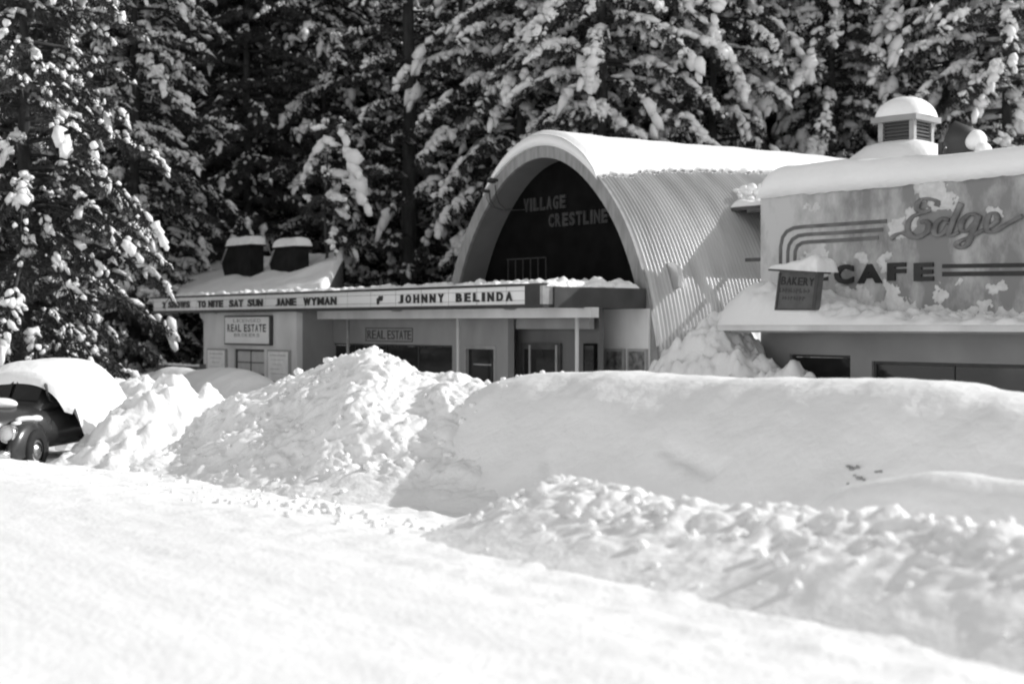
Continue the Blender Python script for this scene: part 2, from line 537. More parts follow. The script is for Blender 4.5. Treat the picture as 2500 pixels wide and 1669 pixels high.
def snow_mound():
    """big conical heap; crest heights surveyed along a line that runs a little askew to the street"""
    sil = [(275, 1130), (300, 1075), (330, 1035), (380, 1000), (440, 990), (490, 990), (538, 990), (572, 975), (598, 960), (662, 938), (726, 911), (781, 887), (832, 862), (870, 853), (904, 850), (939, 860), (990, 885), (1058, 913), (1117, 915), (1173, 936), (1211, 952), (1260, 980), (1330, 1040), (1400, 1120)]
    cu, cz = [], []
    for u, v in sil:
        k = (u - U0) / FPX
        Y = (24.6 - 0.6 * 2.4) / (1 + 0.6 * k)           # crest line: Y = 24.6 - 0.6 (X + 2.4)
        cu.append(k * Y); cz.append(EYE - (v - V0) / FPX * Y)
    cu = np.array(cu); cz = np.array(cz)
    xs = np.arange(-28.5, -14.0, 0.034); ys = np.arange(8.6, 18.2, 0.034)
    def zf(x, y):
        X = x * C + y * S; Y = -x * S + y * C
        wx = X + 0.25 * noise2(x * 0.5, y * 0.5, 6); wy = Y + 0.3 * noise2(x * 0.4, y * 0.4, 7)
        Yc = 24.6 - 0.6 * (wx + 2.4)
        zc = np.interp(wx, cu, cz, left=-0.4, right=-0.4)
        t = np.where(wy < Yc, (Yc - wy) / 5.5, (wy - Yc) / 3.0)
        t = np.clip(t, 0, 1)
        s = np.where(wy < Yc, 0.65 * (1 - t) + 0.35 * (0.5 + 0.5 * np.cos(np.pi * t)), 0.5 + 0.5 * np.cos(np.pi * t))
        s = s - 0.06 * np.exp(-(t / 0.05) ** 2)
        g = -0.35
        h = np.clip(zc - g, 0, None) * s
        env = np.clip((h - 0.2) / 0.6, 0, 1)
        guard = 1 - 0.6 * np.exp(-((wy - Yc) / 0.3) ** 2)
        qx = x + 0.3 * noise2(x * 1.3, y * 1.3, 75); qy = y + 0.3 * noise2(x * 1.3, y * 1.3, 76)
        c = 0.7 * clods(qx * 1.5, qy * 1.5, 16) + 0.6 * clods(qx * 3.3, qy * 3.3, 18) + 0.5 * clods(qx * 6.7, qy * 6.7, 20) + 0.3 * clods(qx * 11, qy * 11, 22)
        return g + h + env * (guard * 0.12 * fbm(x * 0.9, y * 0.9, 5, 4) + 0.085 * (c - 0.6) + 0.015 * fbm(x * 6, y * 6, 55, 3)) + 0.05
    tag(field('snow_mound', xs, ys, zf, M['snow_rough']), 'tallest heap of lumpy ploughed snow in front of the real estate shop', 'snow bank')
snow_mound()

def bank_cracks(x, y, env):
    # old slide marks and a slumped fold low on the face
    z = 0
    for (xa, ya, xb, yb, w, d) in ((-13.1, 11.9, -12.2, 11.5, 0.08, 0.14), (-13.0, 12.6, -11.9, 12.35, 0.07, 0.08), (-11.6, 11.6, -11.1, 11.0, 0.08, 0.12), (-10.2, 11.9, -9.4, 11.7, 0.10, 0.12), (-15.0, 12.3, -14.4, 11.9, 0.07, 0.07)):
        t = np.clip(((x - xa) * (xb - xa) + (y - ya) * (yb - ya)) / ((xb - xa) ** 2 + (yb - ya) ** 2), 0, 1)
        dd = np.hypot(x - xa - t * (xb - xa), y - ya - t * (yb - ya))
        z = z - d * np.exp(-(dd / w) ** 2)
    return z
right_bank = bank('snow_bank',
     [(1185, 985), (1200, 955), (1222, 938.5), (1250, 924), (1300, 916), (1410, 908), (1477, 903.7), (1587, 912.5), (1753, 923), (1900, 925), (2085, 923.6), (2196, 923.6), (2307, 932), (2456, 951), (2560, 966), (2700, 985), (2850, 1005), (3000, 1030)],
     14.0, 3.3, 4.0, 'long smooth snow bank with rounded crest in front of the cafe', 0.06, 0.07, 0.0, 1.5, 9, 'snow', back=0.35, wob=0.08, extra=bank_cracks, pad=1.9)

hump = bank('snow_drift', [(2010, 1225), (2060, 1190), (2150, 1172), (2290, 1150), (2370, 1156), (2456, 1166), (2600, 1180), (2800, 1200)],
     10.9, 1.5, 1.1, 'low smooth snow drift between the long bank and the lumpy roadside ridge', 0.05, 0.05, 0.0, 1.5, 13, 'snow', wob=0.08)

ridge_c = bank('ploughed_ridge',
     [(1195, 1300), (1240, 1262), (1277, 1214), (1300, 1195), (1330, 1180), (1367, 1170), (1463, 1180), (1548, 1187), (1622, 1201), (1676, 1212), (1755, 1220), (1814, 1230), (1942, 1234), (2005, 1258), (2060, 1255), (2123, 1240), (2165, 1238), (2234, 1260), (2346, 1276), (2453, 1281), (2600, 1290), (2850, 1300)],
     9.0, 2.5, 1.5, 'lumpy ridge of ploughed snow along the near street edge', 0.033, 0.06, 0.065, 4.0, 19, 'snow_rough', fpow=0.8, wob=0.45, rough=0.008, crest_boost=0.16)

ridge_d = bank('ploughed_ridge',
     [(860, 1290), (960, 1292), (1100, 1300), (1250, 1310), (1340, 1325), (1372, 1336), (1450, 1342), (1511, 1348), (1560, 1372), (1622, 1398), (1702, 1400), (1761, 1398), (1800, 1415), (1860, 1455), (1930, 1500)],
     8.0, 1.3, 1.0, 'lower crumbled snow ridge in front of the lumpy roadside ridge', 0.033, 0.03, 0.045, 4.2, 23, 'snow_rough', wob=0.2, rough=0.010, crest_boost=0.35)

left_bank = bank('snow_bank',
     [(-160, 950), (-60, 950), (60, 948), (130, 946), (200, 938), (300, 926), (350, 925), (390, 940), (420, 975), (445, 1020)],
     13.6, 3.0, 2.6, 'lumpy sunlit snow bank behind the parked car', 0.05, 0.14, 0.13, 1.5, 29, 'snow_rough', rough=0.02, pad=0.8)

hump_f = bank('snow_drift',
     [(290, 945), (330, 922), (352, 913), (385, 910), (427, 896), (462, 897), (481, 901), (520, 899), (561, 896), (596, 901), (626, 915), (652, 936), (680, 950), (730, 975), (800, 1010)],
     17.2, 2.4, 1.6, 'soft grey snow drift under the licensed brokers sign', 0.06, 0.05, 0.0, 1.5, 37, 'snow', wob=0.1)

# pile slid off the curved metal roof, between theatre and cafe
def slide_pile():
    xs = np.arange(-26.4, -18.5, 0.05); ys = np.arange(21.0, 29.5, 0.05)
    def zf(x, y):
        g = 0.35
        r1 = np.exp(-(((x + 24.5) / 1.15) ** 2 + ((y - 26.5) / 2.2) ** 2) ** 1.1)
        r2 = np.exp(-(((x + 23.8) / 1.7) ** 2 + ((y - 24.6) / 1.7) ** 2) ** 1.2)
        r3 = np.exp(-(((x + 21.9) / 1.7) ** 2 + ((y - 24.7) / 1.2) ** 2) ** 1.2)
        h = 2.3 * r1 + 1.55 * r2 * (1 - 0.5 * r1) + 1.1 * r3 * (1 - 0.6 * r2)
        env = np.clip(h / 0.6, 0, 1)
        c = clods(x * 1.7, y * 1.7, 91) + 0.5 * clods(x * 3.9, y * 3.9, 93) + 0.25 * clods(x * 8, y * 8, 95)
        h = h * (1 - sstep(QC - 0.1, QC + 0.1, y) * sstep(-23.5, -23.3, x))
        return g + h - 0.12 + env * (0.30 * (c - 0.5) + 0.16 * fbm(x * 1.2, y * 1.2, 97, 3))
    o = field('snow_pile', xs, ys, zf, M['snow_rough'])
    tag(o, 'heap of broken snow slid off the curved metal roof beside the cafe', 'snow bank')
slide_pile()

# ------------------------------------------------------------------ the theatre: arched hall of corrugated metal
QF = 23.7                                   # plane of the arched front
XC = -29.17                                 # centre line
QL = 18.5                                   # length
_pz = np.array([0.0, 1.3, 2.04, 2.53, 3.18, 3.75, 4.42, 4.97, 5.5, 5.85, 6.2, 6.5, 6.78, 6.96, 7.08, 7.15, 7.18])
_ph = np.array([4.62, 4.47, 4.36, 4.25, 4.09, 3.90, 3.60, 3.30, 2.91, 2.60, 2.24, 1.88, 1.45, 1.08, 0.72, 0.36, 0.0])

def arch_profile(n=72):
    """right half then left half as (dx, z), evenly spaced along the curve, right foot to left foot"""
    h = np.concatenate([_ph, -_ph[-2::-1]]); z = np.concatenate([_pz, _pz[-2::-1]])
    # smooth by sampling a periodic-free cubic through chord length
    s = np.concatenate([[0], np.cumsum(np.hypot(np.diff(h), np.diff(z)))])
    t = np.linspace(0, s[-1], 400)
    hh = np.interp(t, s, h); zz = np.interp(t, s, z)
    k = np.hanning(31); k /= k.sum()
    def sm(a):
        ext = np.concatenate([2 * a[0] - a[15:0:-1], a, 2 * a[-1] - a[-2:-17:-1]])
        return np.convolve(ext, k, 'valid')
    hh, zz = sm(hh), sm(zz)
    s2 = np.concatenate([[0], np.cumsum(np.hypot(np.diff(hh), np.diff(zz)))])
    t2 = np.linspace(0, s2[-1], n + 1)
    return np.interp(t2, s2, hh), np.interp(t2, s2, zz)

ah, az = arch_profile(72)
tx, tz = np.gradient(ah), np.gradient(az)
tl = np.hypot(tx, tz)
nh, nz = tz / tl, -tx / tl                   # outward normal

theatre = thing('theatre', 'arched corrugated metal theatre hall with dark recessed front and snow on its crown', 'theatre', (XC, QF, 0))

def arch_shell():
    wl_, per = 0.13, 6
    ny = int((QL - 0.1) / wl_ * per)
    ys = QF + 0.06 + np.arange(ny + 1) * wl_ / per
    off = 0.036 * np.cos(2 * np.pi * np.arange(ny + 1) / per)
    # slight sheet irregularity
    V = np.empty((ny + 1, len(ah), 3))
    V[:, :, 0] = XC + ah[None] + nh[None] * (off[:, None] + 0.012 * noise2(ys[:, None] * 0.5, np.arange(len(ah))[None] * 0.12, 3))
    V[:, :, 1] = ys[:, None]
    V[:, :, 2] = az[None] + nz[None] * off[:, None]
    me = np_mesh('corrugated_shell', V.reshape(-1, 3), grid_faces(ny + 1, len(ah)))
    link('corrugated_shell', me, M['metal_sheet'], theatre)
arch_shell()

def arch_band(name, o0, o1, y0, y1, matl, parent):
    """band between two offsets of the arch, from y0 to y1"""
    n = len(ah)
    A = np.stack([XC + ah + nh * o0, az + nz * o0], -1); B = np.stack([XC + ah + nh * o1, az + nz * o1], -1)
    vs = []
    for arr, y in ((A, y0), (B, y0), (A, y1), (B, y1)):
        vs += [(p[0], y, max(p[1], -0.2)) for p in arr]
    fs = []
    for i in range(n - 1):
        fs += [(i, n + i, n + i + 1, i + 1), (2 * n + i, 2 * n + i + 1, 3 * n + i + 1, 3 * n + i),
               (i, i + 1, 2 * n + i + 1, 2 * n + i), (n + i, 3 * n + i, 3 * n + i + 1, n + i + 1)]
    mb = MB(); mb.add(vs, fs, False)
    return mb.build(name, matl, parent)
rim = arch_band('arch_rim', 0.045, -0.30, QF - 0.04, QF + 0.05, M['rim'], theatre)
soff = arch_band('arch_soffit', -0.10, -0.28, QF + 0.052, QF + 0.92, M['soffit_arch'], theatre)

def arch_fill(name, o, y, zlo, matl, parent, thick=0.12):
    pts = [(XC + ah[i] + nh[i] * o, az[i] + nz[i] * o) for i in range(len(ah)) if az[i] + nz[i] * o > zlo]
    pts = [(pts[0][0], zlo)] + pts + [(pts[-1][0], zlo)]
    mb = MB(); mb.prism_y(pts, y, y + thick)
    return mb.build(name, matl, parent)
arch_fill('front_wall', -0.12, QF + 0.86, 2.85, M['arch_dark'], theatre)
arch_fill('back_wall', -0.06, QF + QL - 0.2, 0.0, M['plaster_dark'], theatre)

def neon_word(word, u0, v0, u1, v1, hgt):
    y = QF + 0.80
    a = P(u0, v0, y); b = P(u1, v1, y)
    zc = (a[2] + b[2]) / 2
    sign = MB()
    word_parts(word, a[0], b[0], zc - hgt / 2, zc + hgt / 2, y, y + 0.05, M['neon'], theatre, bold=0.045, gap=0.2)
neon_word('VILLAGE', 1278, 505, 1380, 488, 0.36)
neon_word('CRESTLINE', 1339, 541, 1483, 524, 0.36)

# open lattice frame standing on the canopy inside the arch
def arch_lattice():
    y = QF + 0.35
    a = P(1240, 690, y); b = P(1332, 627, y)
    x0, x1 = a[0], b[0]; z0, z1 = 3.35, b[2]
    for i in range(6):
        x = x0 + (x1 - x0) * i / 5
        MB().box(x - 0.012, x + 0.012, y, y + 0.03, z0, z1).build('lattice_bar', M['neon'], theatre)
    MB().box(x0 - 0.02, x1 + 0.02, y - 0.031, y - 0.001, z1 - 0.03, z1).build('lattice_rail', M['neon'], theatre)
arch_lattice()

# finned cowl on the curved side, with its own shadow
def fin():
    k = int(np.argmin(np.abs(az[:36] - 3.75)))
    x = XC + ah[k]; z = az[k]
    y = P(1632, 665, 0)[1]
    # y where the sight line of u = 1634 crosses x
    kk = (1636 - U0) / FPX
    # x = kY*C - Y*S ; y = kY*S + Y*C
    Y = x / (kk * C - S); y = Y * (kk * S + C)
    mb = MB()
    prof = [(-0.08, -0.42), (0.20, -0.42), (0.34, -0.38), (0.36, -0.1), (0.30, 0.12), (0.12, 0.2), (-0.2, 0.24)]
    vs = []
    for sy, sh in ((-0.07, 1.0), (0.0, 1.12), (0.07, 1.0)):
        vs += [(x + px_ * (sh if px_ > 0.1 else 1), y + sy, z + pz_) for px_, pz_ in prof]
    n = len(prof); fs = []
    for r in range(2):
        for i in range(n):
            fs.append((r * n + i, (r + 1) * n + i, (r + 1) * n + (i + 1) % n, r * n + (i + 1) % n))
    fs += [tuple(range(n)), tuple(range(3 * n - 1, 2 * n - 1, -1))]
    mb.add(vs, fs, False)
    mb.build('vent_cowl', M['metal_sheet'], theatre)
fin()

# snow lying along the crown
def crown_snow():
    y0, y1 = QF - 0.10, QF + QL - 0.3
    ys = np.concatenate([[y0, y0 + 0.02, y0 + 0.06, y0 + 0.12, y0 + 0.2], np.arange(y0 + 0.28, y1, 0.08)])
    ns = 61
    sarc = np.concatenate([[0], np.cumsum(np.hypot(np.diff(ah), np.diff(az)))])
    mid = sarc[-1] / 2
    ss = np.linspace(-1, 1, ns)
    rows_t, rows_b = [], []
    for y in ys:
        d = y - y0
        wr = 2.62 - 1.45 * (1 - math.exp(-max(d - 0.3, 0) / 5.0)) + 0.10 * float(noise2(y * 1.6, 0.3, 7)) + 0.07 * float(noise2(y * 4.5, 0.3, 8))
        wlft = 2.75 + 0.1 * float(noise2(y * 1.2, 4.3, 9))
        arc = np.where(ss < 0, ss * wr, ss * wlft)          # right side negative (profile runs right foot to left foot)
        T0 = 0.40 + 0.12 * sstep(2, 10, d) + 0.02 * float(noise2(y * 0.8, 9.1, 5))
        e = np.where(ss < 0, np.sqrt(np.clip(1 - np.abs(ss) ** 4.5, 0, 1)), np.clip(1 - np.abs(ss) ** 1.7, 0, 1) ** 0.8)
        lip = min(1.0, 0.72 + 1.4 * d) if d < 0.2 else 1.0
        th = T0 * e * lip * np.where(ss < 0, 0.82 + 0.18 * (1 + ss), 1.0) + 0.015 * e * noise2(ss * 4 + 50, y * 1.1 + 0 * ss, 3)
        pos = mid + arc
        hx = np.interp(pos, sarc, ah); hz = np.interp(pos, sarc, az); nx_ = np.interp(pos, sarc, nh); nz_ = np.interp(pos, sarc, nz)
        # snow settles upright more than square to the sheet
        dx, dz = nx_ * 0.55, nz_ * 0.55 + 0.45
        rows_t.append(np.stack([XC + hx + dx * th, np.full(ns, y), hz + nz_ * 0.03 + dz * th], -1))
        rows_b.append(np.stack([XC + hx + nx_ * 0.01, np.full(ns, y), hz + nz_ * 0.01], -1))
    T = np.array(rows_t); B = np.array(rows_b)
    nr = len(ys)
    f1 = grid_faces(nr, ns); f2 = f1[:, ::-1] + nr * ns
    ring = [(0, c) for c in range(ns)] + [(r, ns - 1) for r in range(1, nr)] + [(nr - 1, c) for c in range(ns - 2, -1, -1)] + [(r, 0) for r in range(nr - 2, 0, -1)]
    idx = np.array([r * ns + c for r, c in ring]); nxt = np.roll(idx, -1)
    f3 = np.stack([nxt, nxt + nr * ns, idx + nr * ns, idx], -1)
    me = np_mesh('crown_snow', np.concatenate([T.reshape(-1, 3), B.reshape(-1, 3)]), np.concatenate([f1, f2, f3]))
    o = link('crown_snow', me, M['snow'], theatre)
crown_snow()

# service wires looped at the arch's shoulder
def wires():
    t = thing('service_wires', 'dark drooping cable loops fixed at the arch shoulder', 'cable', P(1200, 470, QF - 0.1))
    y = QF - 0.08
    for k, pts in enumerate(([(1194, 468), (1197, 490), (1208, 506), (1228, 514), (1248, 511)], [(1209, 452), (1211, 475), (1219, 497), (1233, 510), (1250, 511)], [(1190, 470), (1188, 485), (1200, 505), (1225, 514), (1290, 512)])):
        path = [P(u, v, y - 0.03 * k) for u, v in pts]
        MB().tube(path, 0.016 if k < 2 else 0.008, 6).build('cable', M['wire'], t)
    for u, v in ((1192, 467), (1206, 444), (1212, 440)):
        p = P(u, v, y)
        MB().tube([(p[0], y + 0.06, p[2]), (p[0], y - 0.10, p[2]), (p[0] - 0.1, y - 0.16, p[2] + 0.03)], [0.03, 0.05, 0.04], 8).build('insulator', M['wire'], t)
wires()

# ------------------------------------------------------------------ marquee with changeable letters
QM = 20.5
XR = P(1325, 740, QM)[0]                     # right corner
XP = P(1281, 720, QM)[0]                     # right end of the white panels
XL = P(388, 740, QM)[0] - 0.6
Z0, Z1 = 2.88, 3.44                          # frame
marquee = thing('marquee', 'long white theatre marquee with black changeable letters above the shop fronts', 'marquee', ((XL + XR) / 2, QM + 1, 2.88))
Zp0, Zp1 = 2.962, 3.385
mb = MB()
mb.box(XL, XR, QM, QM + 0.30, Zp1, Z1)                      # top rail
mb.build('top_rail', M['marquee_dark'], marquee)
MB().box(XL, XR, QM, QM + 0.30, Z0, Zp0).build('bottom_rail', M['marquee_dark'], marquee)
MB().box(XP, XR - 0.10, QM, QM + 0.30, Zp0, Zp1).build('end_panel', M['marquee_dark'], marquee)
MB().box(XR - 0.10, XR, QM + 0.002, QM + 0.298, Zp0, Zp1 + 0.0).build('corner_strip', M['frame_grey'], marquee)
MB().box(XL, XP, QM + 0.12, QM + 0.28, Zp0, Zp1).build('light_box', M['marquee_dark'], marquee)
# side fascia running back to the arch
MB().box(XR - 0.06, XR + 0.06, QM + 0.30, QF - 0.06, 2.88, 3.36).build('side_fascia', M['marquee_side'], marquee)
# canopy slab
MB().box(XL + 0.1, XR - 0.08, QM + 0.302, QF - 0.06, 2.90, 3.30).build('canopy_slab', M['plaster'], marquee)
edges = [P(u, 720, QM)[0] for u in (1281, 1232, 1160, 1091, 1025, 962, 901)]
wpan = (edges[0] - edges[-1]) / 5.7
panel_edges = list(edges)
while panel_edges[-1] - wpan > XL + 0.3:
    panel_edges.append(panel_edges[-1] - wpan)
panel_edges.append(XL + 0.05)
for a, b in zip(panel_edges[:-1], panel_edges[1:]):
    MB().box(b + 0.012, a - 0.012, QM + 0.05, QM + 0.118, Zp0 + 0.001, Zp1 - 0.001).build('letter_panel', M['milk_glass'], marquee)
for zt in (3.055, 3.275):
    MB().box(XL + 0.02, XP - 0.002, QM + 0.036, QM + 0.048, zt - 0.006, zt + 0.006).build('letter_track', M['frame_grey'], marquee)

def mword(word, u0, u1, gap=0.3, z0=3.045, z1=3.262, bold=0.035):
    a = P(u0, 720, QM)[0]; b = P(u1, 720, QM)[0]
    word_parts(word, a, b, z0, z1, QM + 0.012, QM + 0.034, M['letter_black'], marquee, bold=bold, gap=gap)
mword('2', 395, 401); mword('SHOWS', 409, 461, 0.18, bold=0.045); mword('TO', 481, 500, 0.15); mword('NITE', 507, 542, 0.15, bold=0.045)
mword('SAT', 558, 591, 0.15); mword('SUN', 603, 639, 0.15); mword('JANE', 671, 721, 0.15); mword('WYMAN', 739, 819, 0.15)
mword('JOHNNY', 971, 1081, 0.5); mword('BELINDA', 1111, 1248, 0.5)
# small running figure cut out beside the title
a = P(918, 720, QM)[0]; b = P(932, 720, QM)[0]; w_ = b - a
mb = MB()
mb.prism_y([(a + 0.05 * w_, 3.03), (a + 0.3 * w_, 3.03), (a + 0.4 * w_, 3.12), (a + 0.9 * w_, 3.13), (a + w_, 3.25), (a + 0.35 * w_, 3.25), (a + 0.3 * w_, 3.20), (a, 3.19)], QM + 0.012, QM + 0.034)
mb.build('emblem', M['letter_black'], marquee)
# header beam, posts, soffit lamps
bx0 = P(724, 775, QM + 1.2)[0]; bx1 = P(1442, 775, QM + 1.2)[0]
MB().box(bx0, bx1, QM + 1.2, QM + 1.45, 2.66, 2.898).build('header_beam', M['plaster'], marquee)
for u in (848, 1117, 1407):
    x = P(u, 800, QM + 1.3)[0]
    MB().tube([(x, QM + 1.32, 0.3), (x, QM + 1.32, 2.66)], 0.045, 12).build('post', M['frame_grey'] if u == 848 else M['white_paint'], marquee)
for u in (535, 737, 968, 1245):
    p = P(u, 759, QM + 0.6)
    MB().lathe([(0.0, -0.055), (0.10, -0.05), (0.17, -0.02), (0.18, 0.0)], (p[0], QM + 0.6, 2.898), 20).build('soffit_lamp', M['frame_grey'], marquee)
# snow on it
snow_slab('canopy_snow', XL + 0.2, XR - 0.15, QM + 0.45, QF - 0.25, 3.30, 0.20, marquee, 0.15, 0.12, 2.6, 61, 0.07)
snow_slab('rail_snow', P(1120, 690, QM)[0], P(1270, 690, QM)[0], QM + 0.04, QM + 0.28, 3.438, 0.05, marquee, 0.06, 0.07, 4.0, 63, 0.03, 0.0)
snow_slab('rail_snow', P(440, 690, QM)[0], P(810, 690, QM)[0], QM + 0.04, QM + 0.28, 3.438, 0.05, marquee, 0.06, 0.07, 4.0, 67, 0.04, 0.0)
snow_slab('fascia_snow', XR - 0.40, XR + 0.02, QM + 0.1, QF - 0.2, 3.362, 0.10, marquee, 0.06, 0.07, 4.5, 65, 0.03, 0.0)

# ------------------------------------------------------------------ shop fronts under the marquee
office = thing('real_estate_office', 'low plaster real estate office under the marquee with snowy roof', 'shop', (-38, 22, 0))
q1, q2, q3 = QM + 0.5, QM + 1.75, QF - 0.1
x_a = P(497, 800, q1)[0]; x_b = P(724, 800, q1)[0]; x_c = P(1240, 800, q2)[0]
# the shop block with a lit end pier, then the shop front with recess shade put into its plaster
wx0, wx1, wz0, wz1 = P(572, 852, q1)[0], P(645, 852, q1)[0], 0.9, P(610, 852, q1)[2]
mb = MB()
mb.box(x_a, wx0, q1, q1 + 0.2, 0, 2.878); mb.box(wx1, x_b, q1, q1 + 0.2, 0, 2.878)
mb.box(wx0, wx1, q1, q1 + 0.2, wz1, 2.878); mb.box(wx0, wx1, q1, q1 + 0.2, 0, wz0)
mb.build('pier_wall', M['plaster'], office)
MB().box(x_a, x_a + 0.2, q1 + 0.201, 26.5, 0, 3.2).build('side_wall', M['plaster'], office)
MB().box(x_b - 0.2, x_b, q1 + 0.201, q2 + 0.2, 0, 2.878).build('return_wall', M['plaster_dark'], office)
MB().prism_y([(x_a - 0.001, 2.878), (x_a - 0.35, 2.878), (x_a - 0.30, 2.74), (x_a - 0.001, 2.60)], q1 + 0.02, q1 + 0.16).build('corner_bracket', M['plaster'], office)
def window(x0, x1, z0, z1, y, parent, cols=2, rows=2, name='window', fmat='frame_dark', pmat='curtain', fw=0.06):
    w = MB()
    w.box(x0, x1, y, y + 0.08, z1 - fw, z1); w.box(x0, x1, y, y + 0.08, z0, z0 + fw)
    w.box(x0, x0 + fw, y, y + 0.08, z0 + fw, z1 - fw); w.box(x1 - fw, x1, y, y + 0.08, z0 + fw, z1 - fw)
    o = w.build(name, M[fmat], parent)
    cw = (x1 - x0 - 2 * fw) / cols; rh = (z1 - z0 - 2 * fw) / rows
    for i in range(cols):
        for j in range(rows):
            a0 = x0 + fw + i * cw; b0 = z0 + fw + j * rh
            p = MB().box(a0 + 0.015, a0 + cw - 0.015, y + 0.03, y + 0.045, b0 + 0.015, b0 + rh - 0.015).build('pane', M[pmat], o)
    if cols > 1:
        for i in range(1, cols):
            a0 = x0 + fw + i * cw
            MB().box(a0 - 0.0149, a0 + 0.0149, y + 0.01, y + 0.06, z0 + fw, z1 - fw).build('glazing_bar', M[fmat], o)
    if rows > 1:
        for j in range(1, rows):
            b0 = z0 + fw + j * rh
            MB().box(x0 + fw, x1 - fw, y + 0.012, y + 0.058, b0 - 0.0149, b0 + 0.0149).build('glazing_bar', M[fmat], o)
    return o
window(wx0 + 0.002, wx1 - 0.002, wz0 + 0.002, wz1 - 0.002, q1 + 0.05, office, 2, 2)
for u0, u1, vt in ((506, 553, 850), (653, 708, 853)):
    a = P(u0, vt, q1 - 0.04); b = P(u1, vt, q1 - 0.04)
    o = MB().box(a[0], b[0], q1 - 0.05, q1 - 0.002, 0.75, a[2]).build('notice_board', M['frame_grey'], office)
    MB().box(a[0] + 0.05, b[0] - 0.10, q1 - 0.058, q1 - 0.052, 0.8, a[2] - 0.05).build('paper', M['poster'], o)
    lines = MB()
    for i in range(5):
        z = a[2] - 0.16 - i * 0.14
        lines.box(a[0] + 0.18 + 0.09 * ((i * 7) % 3), b[0] - 0.22 - 0.13 * ((i * 5) % 4), q1 - 0.0605, q1 - 0.0585, z - 0.008 - 0.01 * (i == 0), z + 0.008)
    lines.build('print', M['print'], o)
# licensed brokers sign
a = P(547, 771, q1 - 0.1); b = P(660, 843, q1 - 0.1)
sx0, sx1, sz0, sz1 = a[0], b[0], P(600, 842, q1 - 0.1)[2], P(600, 770, q1 - 0.1)[2]
bs = thing('brokers_sign', 'framed white sign reading LICENSED REAL ESTATE BROKERS on the pier wall', 'sign', ((sx0 + sx1) / 2, q1, sz0))
MB().box(sx0, sx1, q1 - 0.09, q1 - 0.002, sz0, sz1).build('frame', M['frame_dark'], bs)
MB().box(sx0 + 0.06, sx1 - 0.10, q1 - 0.10, q1 - 0.092, sz0 + 0.05, sz1 - 0.05).build('board', M['sign_white'], bs)
sw, sh = sx1 - sx0 - 0.16, sz1 - sz0 - 0.1
def sline(w, f0, f1, g0, g1, bold=0.02, m='frame_dark'):
    t = MB(); put_word(t, w, sx0 + 0.06 + f0 * sw, sx0 + 0.06 + f1 * sw, sz0 + 0.05 + g0 * sh, sz0 + 0.05 + g1 * sh, q1 - 0.1035, q1 - 0.1005, bold, 0.22)
    t.build('lettering', M[m], bs)
sline('LICENSED', 0.2, 0.82, 0.80, 0.93, 0.0, 'frame_grey'); sline('REAL ESTATE', 0.06, 0.94, 0.44, 0.73, 0.03); sline('BROKERS', 0.22, 0.80, 0.25, 0.38, 0.02, 'frame_grey')

# shaded shop front: wall with a wide dark display window and a door
dx0 = P(790, 840, q2)[0]; dx1 = P(1104, 840, q2)[0]; dzt = P(950, 840, q2)[2]
ex0 = P(1134, 842, q2)[0]; ex1 = P(1211, 842, q2)[0]
mb = MB()
mb.box(x_b + 0.001, dx0, q2, q2 + 0.2, 0, 2.90); mb.box(dx1, ex0, q2, q2 + 0.2, 0, 2.90); mb.box(ex1, x_c, q2, q2 + 0.2, 0, 2.90)
mb.box(dx0, dx1, q2, q2 + 0.2, dzt, 2.90); mb.box(dx0, dx1, q2, q2 + 0.2, 0, 0.5); mb.box(ex0, ex1, q2, q2 + 0.2, dzt, 2.90)
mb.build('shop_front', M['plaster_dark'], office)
w = window(dx0 + 0.002, dx1 - 0.002, 0.502, dzt - 0.002, q2 + 0.06, office, 4, 1, 'display_window', 'frame_dark', 'glass_dark', 0.05)
d = MB().box(ex0 + 0.08, ex1 - 0.08, q2 + 0.08, q2 + 0.12, 0.1, dzt - 0.08).build('door', M['glass_dark'], office)
mb = MB(); mb.box(ex0 + 0.001, ex0 + 0.079, q2 - 0.02, q2 + 0.15, 0.1, dzt - 0.001); mb.box(ex1 - 0.079, ex1 - 0.001, q2 - 0.02, q2 + 0.15, 0.1, dzt - 0.001); mb.box(ex0 + 0.08, ex1 - 0.08, q2 - 0.018, q2 + 0.148, dzt - 0.079, dzt - 0.002)
mb.build('door_frame', M['frame_grey'], d)
MB().box(ex0 + 0.3, ex1 - 0.3, q2 + 0.072, q2 + 0.078, 1.44, 1.48).build('door_lettering', M['frame_grey'], d)
# REAL ESTATE painted in its outline box
a = P(893, 798, q2); b = P(1008, 835, q2)
rs0, rs1 = a[0], b[0]; rz1 = P(950, 800, q2)[2]; rz0 = P(950, 834, q2)[2]
rs = thing('wall_sign', 'outlined REAL ESTATE lettering on the shaded shop wall', 'sign', ((rs0 + rs1) / 2, q2, rz0))
mb = MB(); t_ = 0.025
mb.box(rs0, rs1, q2 - 0.012, q2 - 0.002, rz1 - t_, rz1); mb.box(rs0, rs1, q2 - 0.012, q2 - 0.002, rz0, rz0 + t_)
mb.box(rs0, rs0 + t_, q2 - 0.012, q2 - 0.002, rz0 + t_, rz1 - t_); mb.box(rs1 - t_, rs1, q2 - 0.012, q2 - 0.002, rz0 + t_, rz1 - t_)
mb.build('border', M['frame_dark'], rs)
rw = rs1 - rs0 - 0.18
for wd, f0, f1 in (('REAL', 0.0, 0.42), ('ESTATE', 0.47, 1.0)):
    mb = MB(); put_word(mb, wd, rs0 + 0.1 + f0 * rw, rs0 + 0.1 + f1 * rw, rz0 + 0.07, rz1 - 0.07, q2 - 0.012, q2 - 0.002, 0.01, 0.15)
    mb.build('lettering', M['frame_dark'], rs)

